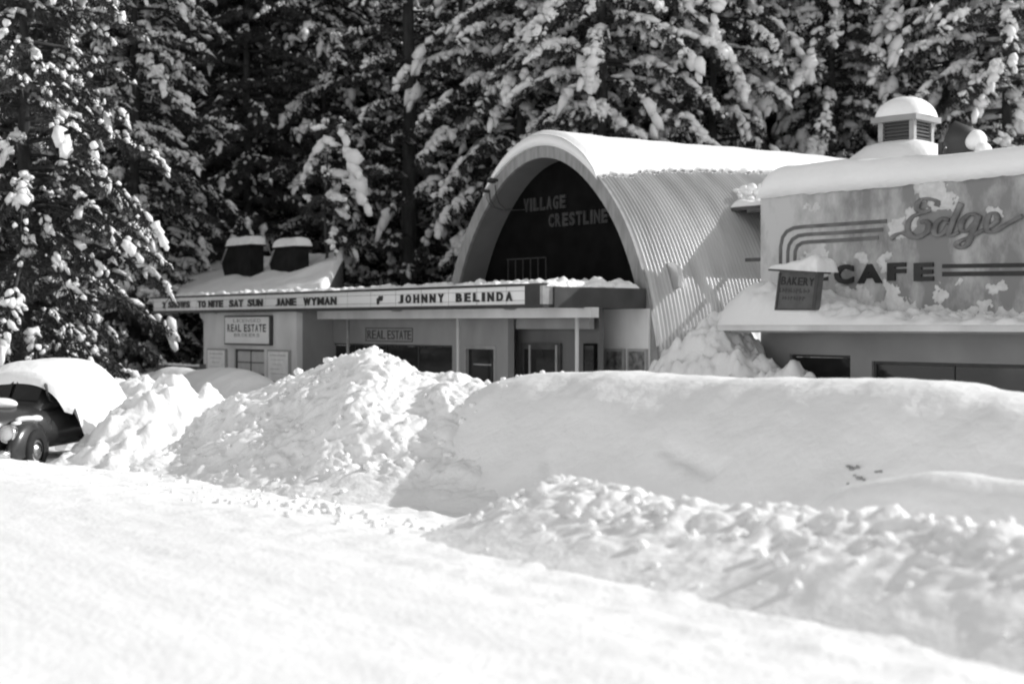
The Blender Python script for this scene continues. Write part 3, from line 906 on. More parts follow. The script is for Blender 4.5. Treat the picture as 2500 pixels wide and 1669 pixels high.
# ------------------------------------------------------------------ theatre entrance below the arch (parts of the theatre)
x_d = P(1462, 800, q3)[0]                    # right edge of the recess
x_e = XC + 4.20
xq = P(1240, 800, q2)[0]
qr = q2 + 0.55                                # lobby wall
x_f = P(1462, 800, qr)[0]
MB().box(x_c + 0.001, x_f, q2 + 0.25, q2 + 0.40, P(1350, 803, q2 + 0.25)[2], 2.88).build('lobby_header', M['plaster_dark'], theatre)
MB().box(x_c - 0.3, x_f, qr, qr + 0.15, 0, 2.88).build('lobby_wall', M['plaster_recess_shade'], theatre)
MB().box(x_d + 0.001, x_e, q3, q3 + 0.2, 0, 2.88).build('end_wall', M['plaster'], theatre)
def case(u0, u1, vt, y, parent, name, fm, pm, inner=0.1, zb=0.7):
    a = P(u0, vt, y); b = P(u1, vt, y)
    o = MB().box(a[0], b[0], y - 0.08, y - 0.002, zb, a[2]).build(name, M[fm], parent)
    MB().box(a[0] + inner, b[0] - inner, y - 0.086, y - 0.081, zb + inner, a[2] - inner).build('poster', M[pm], o)
    return o
case(1483, 1528, 851, q3, theatre, 'poster_case', 'frame_grey', 'poster_grey', 0.06)
case(1537, 1583, 851, q3, theatre, 'poster_case', 'frame_grey', 'poster_grey', 0.06)
o = case(1277, 1373, 836, qr, theatre, 'lobby_door', 'frame_dark', 'glass_dark', 0.16)
for u in (1293, 1358):
    a = P(u, 842, qr - 0.1)
    MB().box(a[0] - 0.03, a[0] + 0.03, qr - 0.11, qr - 0.088, 0.7, a[2]).build('door_stile', M['frame_grey'], o)
case(1430, 1459, 838, qr, theatre, 'lobby_door', 'arch_dark', 'glass_dark', 0.05)

# ------------------------------------------------------------------ office roof with snow and two dark roof cowls
e0 = P(857, 704, 23.6); r0 = P(838, 648, 27.0)
xe = e0[0]
xr = P(836, 650, 27.0)[0]; xk = P(838, 690, 30.5)[0]
mb = MB()
mb.add([(-58, 22.6, 3.31), (xe, 22.6, 3.31), (xr, 27.0, 4.85), (-58, 27.0, 4.85), (xk, 30.5, 3.3), (-58, 30.5, 3.3)], [(0, 1, 2, 3), (3, 2, 4, 5), (1, 4, 2)])
mb.build('roof', M['wood'], office)
mb = MB(); mb.add([(xe - 0.2, 22.9, 0), (xk - 0.2, 30.2, 0), (xk - 0.2, 30.2, 3.25), (xe - 0.2, 22.9, 3.25)], [(0, 1, 2, 3)]); mb.build('end_wall', M['plaster_dark'], office)
def roof_snow():
    ys_ = np.linspace(22.62, 30.4, 60); n = 150
    rows = []
    for y in ys_:
        if y < 27: f = (y - 22.6) / 4.4; xend = xe + (xr - xe) * f; zb = 3.31 + f * 1.54
        else: f = (y - 27) / 3.5; xend = xr + (xk - xr) * f; zb = 4.85 - f * 1.55
        x = np.linspace(-58, xend + 0.05, n)
        e = np.sqrt(np.clip(1 - (1 - np.clip((xend + 0.05 - x) / 0.35, 0, 1)) ** 2, 0, 1)) * math.sqrt(max(0, 1 - (1 - min(1, (y - 22.6) / 0.4)) ** 2))
        rows.append(np.stack([x, np.full(n, y), zb + 0.01 + 0.30 * e + e * (0.12 * fbm(x * 0.5, 0 * x + y * 0.6, 71, 3) + 0.03 * fbm(x * 2, 0 * x + y * 2, 72, 2))], -1))
    link('roof_snow', np_mesh('roof_snow', np.array(rows).reshape(-1, 3), grid_faces(60, n)), M['snow'], office)
roof_snow()
def cowl(u0, u1, v0, v1, y, label):
    a = P(u0, v1, y); b = P(u1, v0, y)
    x0, x1, z1 = a[0], b[0], b[2]
    w = x1 - x0; z0 = P((u0 + u1) / 2, v1, y)[2]; h = z1 - z0
    t = thing('roof_cowl', label, 'roof vent', (x0 + w / 2, y, z0), 'dark cowls on the office roof')
    MB().prism_y([(x0 + 0.30 * w, z0 - 0.8), (x1 - 0.02 * w, z0 - 0.8), (x1 - 0.02 * w, z1 - 0.01), (x0 + 0.22 * w, z1), (x0, z1 - 0.45 * h), (x0 + 0.08 * w, z1 - 0.72 * h)], y, y + 0.55).build('hood', M['cowl'], t)
    MB().ribbon([(x0 - 0.02, z1 - 0.45 * h), (x0 + 0.20 * w, z1 + 0.01)], 0.05, y - 0.03, y + 0.58).build('hood_edge', M['frame_grey'], t)
    MB().box(x0 + 0.18 * w, x1 + 0.06, y - 0.06, y + 0.60, z1 + 0.002, z1 + 0.06).build('cap_plate', M['cowl'], t)
    snow_slab('cap_snow', x0 + 0.2 * w, x1 + 0.04, y - 0.04, y + 0.58, z1 + 0.062, 0.32, t, 0.22, 0.02, 2, 73, 0.05, 0.03)
cowl(541, 612, 600, 690, 24.4, 'larger dark hooded roof cowl capped with snow on the office roof')
cowl(658, 722, 604, 690, 24.9, 'dark hooded roof cowl half hidden behind the snowy sapling')

# ------------------------------------------------------------------ the cafe
cafe = thing('cafe', 'low cafe with tall grey false front, painted stripes and a snow laden canopy', 'cafe', (-18, QC, 0))
cx0 = P(1857, 600, QC)[0]; cx1 = -6.0
def cpx(u, v, q=QC):
    p = P(u, v, q); return (p[0], p[2])
ZT = 5.57
# lower wall with window openings
zc0, zc1 = 2.36, 2.52
w1a, w1b, w1t = P(1928, 866, QC)[0], P(2076, 866, QC)[0], P(2000, 866, QC)[2]
w2a, w2b, w2t = P(2128, 881, QC)[0], -8.0, P(2128, 881, QC)[2]
MB().box(cx0, cx1, QC, QC + 0.25, zc0, ZT).build('false_front', M['cafe_wall'], cafe)
mb = MB()
mb.box(cx0, w1a, QC, QC + 0.25, 0, zc0); mb.box(w1b, w2a, QC, QC + 0.25, 0, zc0); mb.box(w2b, cx1, QC, QC + 0.25, 0, zc0)
mb.box(w1a, w1b, QC, QC + 0.25, w1t, zc0); mb.box(w1a, w1b, QC, QC + 0.25, 0, 0.7)
mb.box(w2a, w2b, QC, QC + 0.25, w2t, zc0); mb.box(w2a, w2b, QC, QC + 0.25, 0, 0.7)
mb.build('lower_wall', M['cafe_lower'], cafe)
window(w1a + 0.002, w1b - 0.002, 0.702, w1t - 0.002, QC + 0.08, cafe, 1, 1, 'window', 'frame_dark', 'glass_dark', 0.05)
window(w2a + 0.002, w2b - 0.002, 0.702, w2t - 0.002, QC + 0.08, cafe, 6, 1, 'shop_window', 'frame_dark', 'glass_dark', 0.06)
# building behind, set off from the theatre wall
MB().box(-21.2, cx1, QC + 0.251, QC + 11, 0, 4.7).build('body', M['plaster_dark'], cafe)
snow_slab('body_snow', -21.1, cx1, QC + 0.6, QC + 10.9, 4.702, 0.5, cafe, 0.5, 0.1, 0.6, 75, 0.15, 0.0)
# flat roof over the passage behind the open end of the false front
MB().box(-26.3, -23.8, 27.85, 33.2, 5.50, 5.58).build('passage_roof', M['wood'], cafe)
MB().tube([(-25.6, 27.75, 5.44), (-23.4, 27.75, 5.44)], 0.06, 8).build('eave_beam', M['wood'], cafe)
MB().box(-25.2, -23.1, 27.2, 27.28, 4.10, 4.19).build('shadow_beam', M['wood'], cafe)  # unseen beam, added to cast the thin diagonal shadow on the theatre side
for yy in (28.0, 32.9):
    MB().box(-24.0, -23.86, yy, yy + 0.14, 0, 5.50).build('roof_post', M['wood'], cafe)
# deep snow along the top of the false front
def top_snow():
    xs = np.concatenate([np.linspace(cx0 - 0.06, cx0 + 0.9, 16), np.arange(cx0 + 1.0, cx1, 0.12)])
    nt = 24
    V = []
    for x in xs:
        d = x - cx0
        T = 0.80 - 0.18 * float(sstep(0.5, 6, d)) + 0.05 * float(noise2(x * 0.6, 1.1, 6))
        T *= float(np.sqrt(np.clip(1 - (1 - np.clip((d + 0.06) / 0.75, 0, 1)) ** 2, 0, 1))) * 0.55 + 0.45
        y0 = QC - 0.10 + 0.03 * float(noise2(x * 1.5, 7, 3)); y1 = QC + 1.6
        sag = 0.06 + 0.05 * float(noise2(x * 1.1, 3, 8)) + 0.03 * float(noise2(x * 4, 3, 9))
        for k in range(nt):
            a = k / (nt - 1)
            yy = y0 + (y1 - y0) * a
            e = math.sqrt(max(0, 1 - (1 - min(a / 0.22, 1)) ** 2.2))
            zz = ZT - sag + (T + sag) * e + 0.10 * math.sin(min(1, a * 1.3) * math.pi / 2) - 0.10 + (0.02 * float(noise2(x * 1.5, yy * 1.5, 4)))
            if k == 0:
                zz = ZT - sag
            V.append((x, yy, zz))
        V.append((x, y1, ZT - 0.3)); V.append((x, QC + 0.02, ZT - 0.02))
    nc = nt + 2
    V = np.array(V); f = grid_faces(len(xs), nc)
    i = np.arange(len(xs) - 1) * nc
    f2 = np.stack([i + nc - 1, i, i + nc, i + 2 * nc - 1], -1)
    o = link('top_snow', np_mesh('top_snow', V, np.concatenate([f, f2])[:, ::-1]), M['snow'], cafe)
top_snow()
mb = MB(); mb.prism_x([(QC - 0.05, ZT), (QC - 0.05, ZT + 0.3), (QC + 0.3, ZT + 0.42), (QC + 1.5, ZT + 0.42), (QC + 1.5, ZT)], cx0 - 0.03, cx0 + 0.05)
mb.build('snow_end', M['snow'], cafe)
snow_slab('passage_snow', -26.2, -23.85, 27.8, 33.1, 5.582, 0.16, cafe, 0.35, 0.08, 1.2, 77, 0.08, 0.04)

def lumps(name, pts, mat_, parent, seed=1):
    """pts: list of (x, y, z, rx, ry, rz)"""
    c = np.array([p[:3] for p in pts], float)
    ax = np.zeros((len(pts), 3, 3))
    for i, p in enumerate(pts):
        ax[i] = np.diag(p[3:6])
    V, Fc = blobs(c, ax, seed, 0.13)
    o = link(name, np_mesh(name, V, Fc), M[mat_], parent)
    sm_ = o.modifiers.new('smooth', 'SUBSURF'); sm_.levels = 2; sm_.render_levels = 2
    return o
rr = random.Random(4)
pts = []
for u, v, r in ((1798, 468, 0.15), (1808, 478, 0.12), (1815, 462, 0.18), (1828, 470, 0.17), (1840, 458, 0.20), (1852, 468, 0.20), (1822, 485, 0.13), (1838, 490, 0.14), (1846, 505, 0.10), (1815, 492, 0.09), (1850, 488, 0.13)):
    p = P(u, v, 28.6); pts.append((p[0], 28.6 + rr.uniform(-.1, .2), p[2], r, r * 0.9, r * 0.75))
lumps('corner_snow', pts, 'snow_rough', cafe, 3)

# canopy and the drift heaped on it
k0 = P(1752, 800, QC - 1.5)[0]
MB().box(k0, cx1, QC - 1.5, QC - 0.002, zc0, zc1 - 0.02).build('canopy', M['plaster'], cafe)
MB().box(k0 + 0.3, cx1, QC - 1.40, QC - 0.3, zc0 - 0.04, zc0 - 0.002).build('canopy_trim', M['plaster_dark'], cafe)
def canopy_snow():
    xs = np.arange(k0 - 0.03, cx1, 0.05); ys = np.linspace(QC - 1.54, QC - 0.01, 34)
    prof_u = [(1742, 796), (1760, 786), (1790, 762), (1820, 733), (1850, 703), (1868, 688), (1900, 690), (1960, 700), (2010, 712), (2060, 735), (2100, 752), (2180, 760), (2300, 770), (2456, 770), (2800, 772)]
    px_ = np.array([P(u, v, QC - 0.5)[0] for u, v in prof_u]); pz_ = np.array([P(u, v, QC - 0.5)[2] for u, v in prof_u])
    def zf(x, y):
        h = np.clip(np.interp(x, px_, pz_) - zc1, 0.02, None)
        t = (y - (QC - 1.54)) / 1.53
        e = np.sqrt(np.clip(1 - (1 - np.clip(t / 0.55, 0, 1)) ** 2, 0, 1))
        d = np.clip((x - (k0 - 0.03)) / 0.15, 0, 1)
        z = zc1 - 0.03 + (h + 0.03) * e * d
        rough = sstep(-23.4, -22.4, x)
        c = clods(x * 2.4, y * 2.4, 55) + 0.5 * clods(x * 5, y * 5, 56)
        return z + e * d * (0.02 * fbm(x * 1.5, y * 1.5, 51, 3) + rough * 0.13 * (c - 0.45))
    field('canopy_snow', xs, ys, zf, M['snow'], cafe)
canopy_snow()

# painted stripes that turn down at the end
stripe_sets = [[(1105, 425), (800, 446), (560, 462), (500, 470), (455, 492), (428, 530), (416, 590), (414, 720)],
               [(1080, 480), (800, 500), (580, 512), (530, 520), (492, 543), (470, 580), (463, 620), (461, 720)],
               [(1050, 532), (800, 549), (600, 560), (555, 566), (525, 585), (510, 620), (506, 720)]]
cs = 750 / 1993.0
def crop(x, y):
    return cpx(1750 + x * cs, 380 + y * cs)
for st in stripe_sets:
    MB().ribbon([crop(*p) for p in st], 0.085, QC - 0.02, QC - 0.002).build('stripe', M['paint_stripe'], cafe)
for (xa, ya, xb, yb, w) in ((1465, 717, 2300, 706, 0.085), (1465, 768, 2300, 760, 0.095), (600, 757, 722, 752, 0.075), (600, 802, 724, 797, 0.085)):
    MB().ribbon([crop(xa, ya), crop((xa + xb) / 2, (ya + yb) / 2), crop(xb, yb)], w, QC - 0.02, QC - 0.002).build('stripe', M['paint_black'], cafe)
for ch, x0, x1, y0, y1 in (('C', 768, 892, 703, 836), ('A', 918, 1078, 700, 830), ('F', 1112, 1232, 692, 812), ('E', 1285, 1412, 692, 815)):
    a = crop(x0, y1); b = crop(x1, y0)
    t = MB(); put_glyph(t, ch, a[0], b[0], a[1], b[1], QC - 0.05, QC - 0.002, 0.05)
    t.build('letter', M['paint_black'], cafe)

def catmull(pts, n=6):
    out = []
    for i in range(len(pts) - 1):
        p0 = pts[max(i - 1, 0)]; p1 = pts[i]; p2 = pts[i + 1]; p3 = pts[min(i + 2, len(pts) - 1)]
        for k in range(n):
            t = k / n
            out.append(tuple(0.5 * ((2 * p1[j]) + (-p0[j] + p2[j]) * t + (2 * p0[j] - 5 * p1[j] + 4 * p2[j] - p3[j]) * t * t + (-p0[j] + 3 * p1[j] - 3 * p2[j] + p3[j]) * t ** 3) for j in range(2)))
    out.append(pts[-1])
    return out
script = {
 'E': [[(1436, 330), (1440, 300), (1400, 284), (1345, 284), (1312, 312), (1308, 345), (1335, 362), (1378, 358), (1400, 345)],
       [(1380, 362), (1320, 378), (1280, 400), (1252, 440), (1250, 490), (1282, 524), (1332, 520), (1374, 492), (1384, 452), (1362, 426), (1330, 432)],
       [(1138, 540), (1170, 515), (1215, 505), (1262, 526), (1310, 532), (1350, 518)]],
 'd': [[(1516, 420), (1472, 410), (1436, 440), (1418, 490), (1438, 518), (1480, 500), (1516, 450)], [(1592, 308), (1566, 370), (1532, 450), (1518, 500), (1534, 518), (1580, 495)]],
 'g': [[(1700, 392), (1655, 380), (1612, 410), (1592, 460), (1608, 490), (1648, 478), (1690, 430)], [(1708, 385), (1690, 440), (1660, 520), (1632, 575), (1596, 598), (1566, 582), (1584, 556), (1650, 528), (1740, 480)]],
 'e': [[(1736, 482), (1790, 455), (1828, 415), (1815, 378), (1782, 384), (1758, 440), (1768, 490), (1812, 492), (1880, 450), (1990, 390)]],
}
def script_letters():
    for ch, strokes in script.items():
        mb = MB()
        for st in strokes:
            pts = [crop(*p) for p in catmull(st)]
            n = len(pts)
            w = []
            for i in range(n):
                a_ = pts[max(i - 1, 0)]; b_ = pts[min(i + 1, n - 1)]
                vert = abs(b_[1] - a_[1]) / (math.hypot(b_[0] - a_[0], b_[1] - a_[1]) + 1e-9)
                w.append(0.07 + 0.10 * vert ** 1.5)
            tb = MB(); tb.tube([(p[0], 0, p[1]) for p in pts], [x_ / 2 for x_ in w], 8)
            mb.add([(v[0], QC - 0.05 + 0.55 * v[1], v[2]) for v in tb.v], tb.f, True)
        mb.build('script_letter', M['paint_script'], cafe)
script_letters()

# wet snow stuck on the false front
def stuck_snow():
    """wet snow clinging to the wall: one relief sheet per patch, thick in the middle, gone at the ragged rim"""
    patches = [  # u, v, half width px, half height px, thickness
        [(2268, 452, 36, 22, .16), (2280, 475, 32, 26, .15), (2300, 492, 36, 22, .14), (2325, 506, 18, 12, .10)],
        [(2192, 558, 20, 26, .13), (2205, 572, 14, 14, .10)], [(2226, 530, 14, 30, .12)],
        [(1985, 640, 34, 22, .16), (2000, 618, 18, 22, .12), (1955, 656, 40, 16, .16), (2008, 665, 22, 14, .12)],
        [(2085, 735, 44, 32, .15), (2120, 755, 40, 22, .14), (2060, 712, 20, 20, .1)],
        [(2180, 735, 26, 34, .13), (2205, 755, 34, 20, .13), (2172, 700, 12, 16, .08)],
        [(2296, 722, 14, 24, .09), (2270, 757, 40, 12, .10)], [(2350, 762, 50, 10, .10), (2430, 766, 50, 10, .1)],
        [(2424, 524, 18, 20, .11)], [(2430, 700, 22, 16, .09)], [(2160, 640, 12, 26, .08)], [(2105, 628, 16, 8, .06), (2060, 650, 14, 6, .05)],
        [(1985, 507, 22, 10, .04)], [(2404, 742, 20, 12, .08)], [(2340, 690, 10, 8, .06)], [(2050, 770, 70, 9, .1)]]
    for k, pa in enumerate(patches):
        ps = [(P(u, v, QC)[0], P(u, v, QC)[2], hw * depth_of(P(u, v, QC)[0], QC) / FPX / 0.8, hh * depth_of(P(u, v, QC)[0], QC) / FPX, th) for u, v, hw, hh, th in pa]
        x0 = min(p[0] - 1.6 * p[2] for p in ps); x1 = max(p[0] + 1.6 * p[2] for p in ps)
        z0 = min(p[1] - 1.6 * p[3] for p in ps); z1 = max(p[1] + 1.6 * p[3] for p in ps)
        xs = np.arange(x0, x1, 0.03); zs = np.arange(z0, z1, 0.03)
        X, Z = np.meshgrid(xs, zs)
        wx = X + 0.10 * noise2(X * 4, Z * 4, k + 3) + 0.05 * noise2(X * 11, Z * 11, k + 4); wz = Z + 0.12 * noise2(X * 4, Z * 4, k + 5) + 0.05 * noise2(X * 11, Z * 11, k + 6)
        h = np.full(X.shape, -0.03)
        for (px_, pz_, hw, hh, th) in ps:
            d = ((wx - px_) / hw) ** 2 + ((wz - pz_) / hh) ** 2
            h = np.maximum(h, np.where(d < 1.3, 0.5 * th * np.clip(1.15 - d, -0.2, 1), -0.03))
        h = h + np.where(h > -0.02, 0.035 * fbm(X * 6, Z * 6, k + 9, 4, 0.65), 0)
        Y = QC - np.where(h > 0, h * 0.8 + 0.001, -0.02)
        me = np_mesh('stuck_snow', np.stack([X, Y, Z], -1).reshape(-1, 3), grid_faces(len(zs), len(xs)))
        link('stuck_snow', me, M['snow_stuck'], cafe)
stuck_snow()

# bakery board on the canopy edge
def bakery():
    q = QC - 1.47
    tl = P(1903, 662, q); tr = P(2000, 668, q); bl = P(1892, 757, q); br = P(1990, 757, q)
    o = thing('bakery_sign', 'small grey bakery board with a snowy ledge standing in the canopy snow', 'sign', ((bl[0] + br[0]) / 2, q, bl[2] - 0.2))
    def bil(s, t, y):
        x = (bl[0] * (1 - s) + br[0] * s) * (1 - t) + (tl[0] * (1 - s) + tr[0] * s) * t
        z = (bl[2] * (1 - s) + br[2] * s) * (1 - t) + (tl[2] * (1 - s) + tr[2] * s) * t
        return (x, y, z)
    def quadbox(s0, s1, t0, t1, y0, y1):
        vs = [bil(s0, t0, y0), bil(s1, t0, y0), bil(s1, t0, y1), bil(s0, t0, y1), bil(s0, t1, y0), bil(s1, t1, y0), bil(s1, t1, y1), bil(s0, t1, y1)]
        return vs, [(0, 3, 2, 1), (4, 5, 6, 7), (0, 1, 5, 4), (1, 2, 6, 5), (2, 3, 7, 6), (3, 0, 4, 7)]
    MB().add(*quadbox(0, 1, 0, 1, q, q + 0.16)).build('board', M['sign_grey'], o)
    mb = MB()
    for s0, s1, t0, t1 in ((0.0, 0.05, 0.0, 0.96), (0.93, 1.0, 0.0, 0.96), (0.05, 0.93, 0.0, 0.04)):
        mb.add(*quadbox(s0, s1, t0, t1, q - 0.02, q - 0.001))
    mb.build('frame', M['frame_dark'], o)
    MB().add(*quadbox(-0.12, 1.1, 1.0, 1.05, q - 0.22, q + 0.25)).build('ledge', M['frame_dark'], o)
    def line(wd, s0, s1, t0, t1, bold):
        mb2 = MB(); put_word(mb2, wd, 0, 1, 0, 1, 0, 1, bold, 0.18)
        mb2.v = [bil(s0 + (s1 - s0) * v[0], t0 + (t1 - t0) * v[2], q - 0.012 + 0.010 * v[1]) for v in mb2.v]
        mb2.build('lettering', M['paint_black'], o)
    line('BAKERY', 0.08, 0.90, 0.66, 0.87, 0.02)
    # two weathered rows below it, worn past reading
    rw_ = random.Random(12)
    for t0, t1, s0_, s1_, n_ in ((0.45, 0.58, 0.06, 0.86, 8), (0.26, 0.37, 0.16, 0.74, 8)):
        mb3 = MB(); x_ = s0_
        while x_ < s1_ - 0.05:
            w_ = rw_.uniform(0.04, 0.085)
            mb3.add(*quadbox(x_, x_ + w_ * 0.35, t0 + rw_.uniform(-.01, .02), t1, q - 0.006, q - 0.001))
            if rw_.random() < 0.75:
                tm_ = rw_.uniform(t0 + 0.01, t1 - 0.05)
                mb3.add(*quadbox(x_ + w_ * 0.36, x_ + w_, tm_, tm_ + rw_.uniform(0.025, 0.05), q - 0.006, q - 0.001))
            x_ += w_ + rw_.uniform(0.012, 0.03)
        mb3.build('worn_paint', M['marquee_side'], o)
    p0 = bil(-0.1, 1.05, 0); p1 = bil(1.1, 1.05, 0)
    snow_slab('ledge_snow', p0[0], p1[0], q - 0.2, q + 0.45, 0, 0.26, o, 0.2, 0.05, 2.5, 81, 0.04, 0.02, zbase=lambda x, y: p0[2] + (x - p0[0]) / (p1[0] - p0[0]) * (p1[2] - p0[2]) + 0.004, thin=lambda x, y: 0.4 + 0.9 * sstep(p0[0], p1[0], x))
bakery()

# ------------------------------------------------------------------ cupola and cowl on the roof behind the cafe
def cupola():
    q = 27.7
    pc = P(2212, 300, q); x, zc_ = pc[0], pc[2]
    s = depth_of(x, q) / FPX
    t = thing('roof_cupola', 'square louvred roof cupola under a thick dome of snow', 'cupola', (x, q, 5.4))
    zb = P(2212, 345, q)[2]; zt = P(2212, 302, q)[2]
    hw = 0.46
    ang = math.radians(7)
    def rot(px_, py_):
        return (x + px_ * math.cos(ang) - py_ * math.sin(ang), q + px_ * math.sin(ang) + py_ * math.cos(ang))
    def rbox(mb, a0, a1, b0, b1, z0, z1):
        c = [rot(a0, b0), rot(a1, b0), rot(a1, b1), rot(a0, b1)]
        vs = [(p[0], p[1], z0) for p in c] + [(p[0], p[1], z1) for p in c]
        mb.add(vs, [(0, 3, 2, 1), (4, 5, 6, 7), (0, 1, 5, 4), (1, 2, 6, 5), (2, 3, 7, 6), (3, 0, 4, 7)])
        return mb
    rbox(MB(), -hw + 0.1, hw - 0.1, -hw + 0.1, hw - 0.1, zb - 1.2, zt).build('louvre_core', M['frame_dark'], t)
    for sx in (-1, 1):
        for sy in (-1, 1):
            cx_, cy_ = sx * (hw - 0.06), sy * (hw - 0.06)
            rbox(MB(), cx_ - 0.06, cx_ + 0.06, cy_ - 0.06, cy_ + 0.06, zb - 1.2, zt).build('corner_post', M['frame_grey'], t)
    nsl = 5
    for i in range(nsl):
        z = zb - 0.02 + (zt - zb) * (i + 0.5) / nsl
        mb = MB()
        rbox(mb, -hw + 0.12, hw - 0.12, -hw + 0.03, -hw + 0.098, z - 0.02, z + 0.01)
        rbox(mb, hw - 0.098, hw - 0.03, -hw + 0.12, hw - 0.12, z - 0.02, z + 0.01)
        mb.build('louvre', M['frame_dark'], t)
    rbox(MB(), -hw - 0.12, hw + 0.12, -hw - 0.12, hw + 0.12, zt + 0.001, zt + 0.13).build('cap', M['plaster_dark'], t)
    # snow dome
    mb = MB(); n = 20; m_ = 9; vs = []; R = hw + 0.14
    for i in range(m_ + 1):
        el = i / m_ * math.pi / 2
        for k in range(n):
            a = 2 * math.pi * k / n
            ca, sa = math.cos(a), math.sin(a)
            sq = 1 / max(abs(ca), abs(sa)) ; f = 1 + (sq - 1) * 0.8 * (1 - i / m_)
            r = R * math.cos(el) ** 0.75 * f
            xx, yy = rot(r * ca, r * sa)
            vs.append((xx, yy, zt + 0.131 + 0.48 * math.sin(el)))
    fs = [(i * n + k, i * n + (k + 1) % n, (i + 1) * n + (k + 1) % n, (i + 1) * n + k) for i in range(m_) for k in range(n)]
    mb.add(vs, fs, True); mb.build('snow_dome', M['snow'], t)
    # pitched base below it, snowed over
    mb = MB(); zb2 = zb - 0.02
    prof = [(0.45, 0.0), (0.72, -0.10), (1.0, -0.36), (1.2, -0.7), (1.3, -1.4)]
    vs = []
    for r, dz in prof:
        for k in range(24):
            a = 2 * math.pi * k / 24
            f = 1 / max(abs(math.cos(a)), abs(math.sin(a))) ** 0.75
            xx, yy = rot(r * f * math.cos(a), r * f * math.sin(a)); vs.append((xx, yy, zb2 + dz))
    fs = [(i * 24 + k, (i + 1) * 24 + k, (i + 1) * 24 + (k + 1) % 24, i * 24 + (k + 1) % 24) for i in range(len(prof) - 1) for k in range(24)]
    mb.add(vs, fs, True); mb.build('skirt_snow', M['snow'], t)
    # hooded metal cowl beside it
    pc2 = P(2355, 355, q - 0.5)
    c = thing('roof_cowl', 'dark curved metal vent with snow on its back beside the cupola', 'roof vent', (pc2[0], q - 0.5, pc2[2] - 0.6))
    mb = MB()
    path = [(pc2[0] - 0.1, q - 0.5, pc2[2] - 1.2), (pc2[0] - 0.1, q - 0.5, pc2[2] - 0.1), (pc2[0] - 0.05, q - 0.5, pc2[2] + 0.15), (pc2[0] - 0.3, q - 0.6, pc2[2] + 0.28)]
    mb.tube(path, [0.36, 0.38, 0.36, 0.30], 14).build('hood', M['marquee_side'], c)
    MB().box(pc2[0] - 0.62, pc2[0] - 0.5, q - 0.6, q - 0.48, pc2[2] - 1.2, pc2[2] + 0.12).build('pipe', M['frame_dark'], c)
    hs = lumps('hood_snow', [(pc2[0] + 0.30, q - 0.5, pc2[2] + 0.06, 0.26, 0.36, 0.30), (pc2[0] + 0.46, q - 0.5, pc2[2] - 0.16, 0.22, 0.32, 0.26), (pc2[0] + 0.12, q - 0.5, pc2[2] + 0.22, 0.24, 0.32, 0.16)], 'snow', c, 4)
    # roof the cupola stands on
    zr = zb - 1.0
    return zr
zr = cupola()

# ------------------------------------------------------------------ fence rail and board at the left
def fence():
    q = 18.6
    a = P(385, 888, q); b = P(492, 888, q)
    t = thing('rail_fence', 'low wooden rail fence with snow beside the office corner', 'fence', (b[0], q, 0))
    MB().box(a[0], b[0], q, q + 0.08, a[2] - 0.16, a[2] - 0.02).build('rail', M['wood'], t)
    MB().box(a[0] + 0.05, b[0] - 0.15, q + 0.01, q + 0.06, a[2] - 0.62, a[2] - 0.22).build('panel', M['sign_grey'], t)
    for x in (a[0], b[0]):
        MB().tube([(x, q + 0.04, 0.2), (x, q + 0.04, a[2] + 0.06)], 0.10, 10).build('post', M['wood'], t)
    snow_slab('rail_snow', a[0] + 0.1, b[0] - 0.15, q, q + 0.08, a[2] - 0.018, 0.06, t, 0.05, 0.03, 5, 87, 0.03, 0.01)
    q = 17.5
    a = P(-40, 872, q); b = P(128, 884, q)
    t = thing('board_fence', 'pale low board fence behind the snow covered car', 'fence', (b[0], q, 0))
    MB().box(a[0], b[0], q, q + 0.06, 0.3, b[2] + 0.14).build('board', M['frame_grey'], t)
    MB().box(b[0] - 0.12, b[0] + 0.02, q - 0.05, q - 0.002, 0.3, b[2] + 0.2).build('post', M['wood'], t)
    snow_slab('board_snow', a[0], b[0], q, q + 0.06, b[2] + 0.141, 0.07, t, 0.05, 0.02, 3, 89, 0.06, 0.01)
fence()

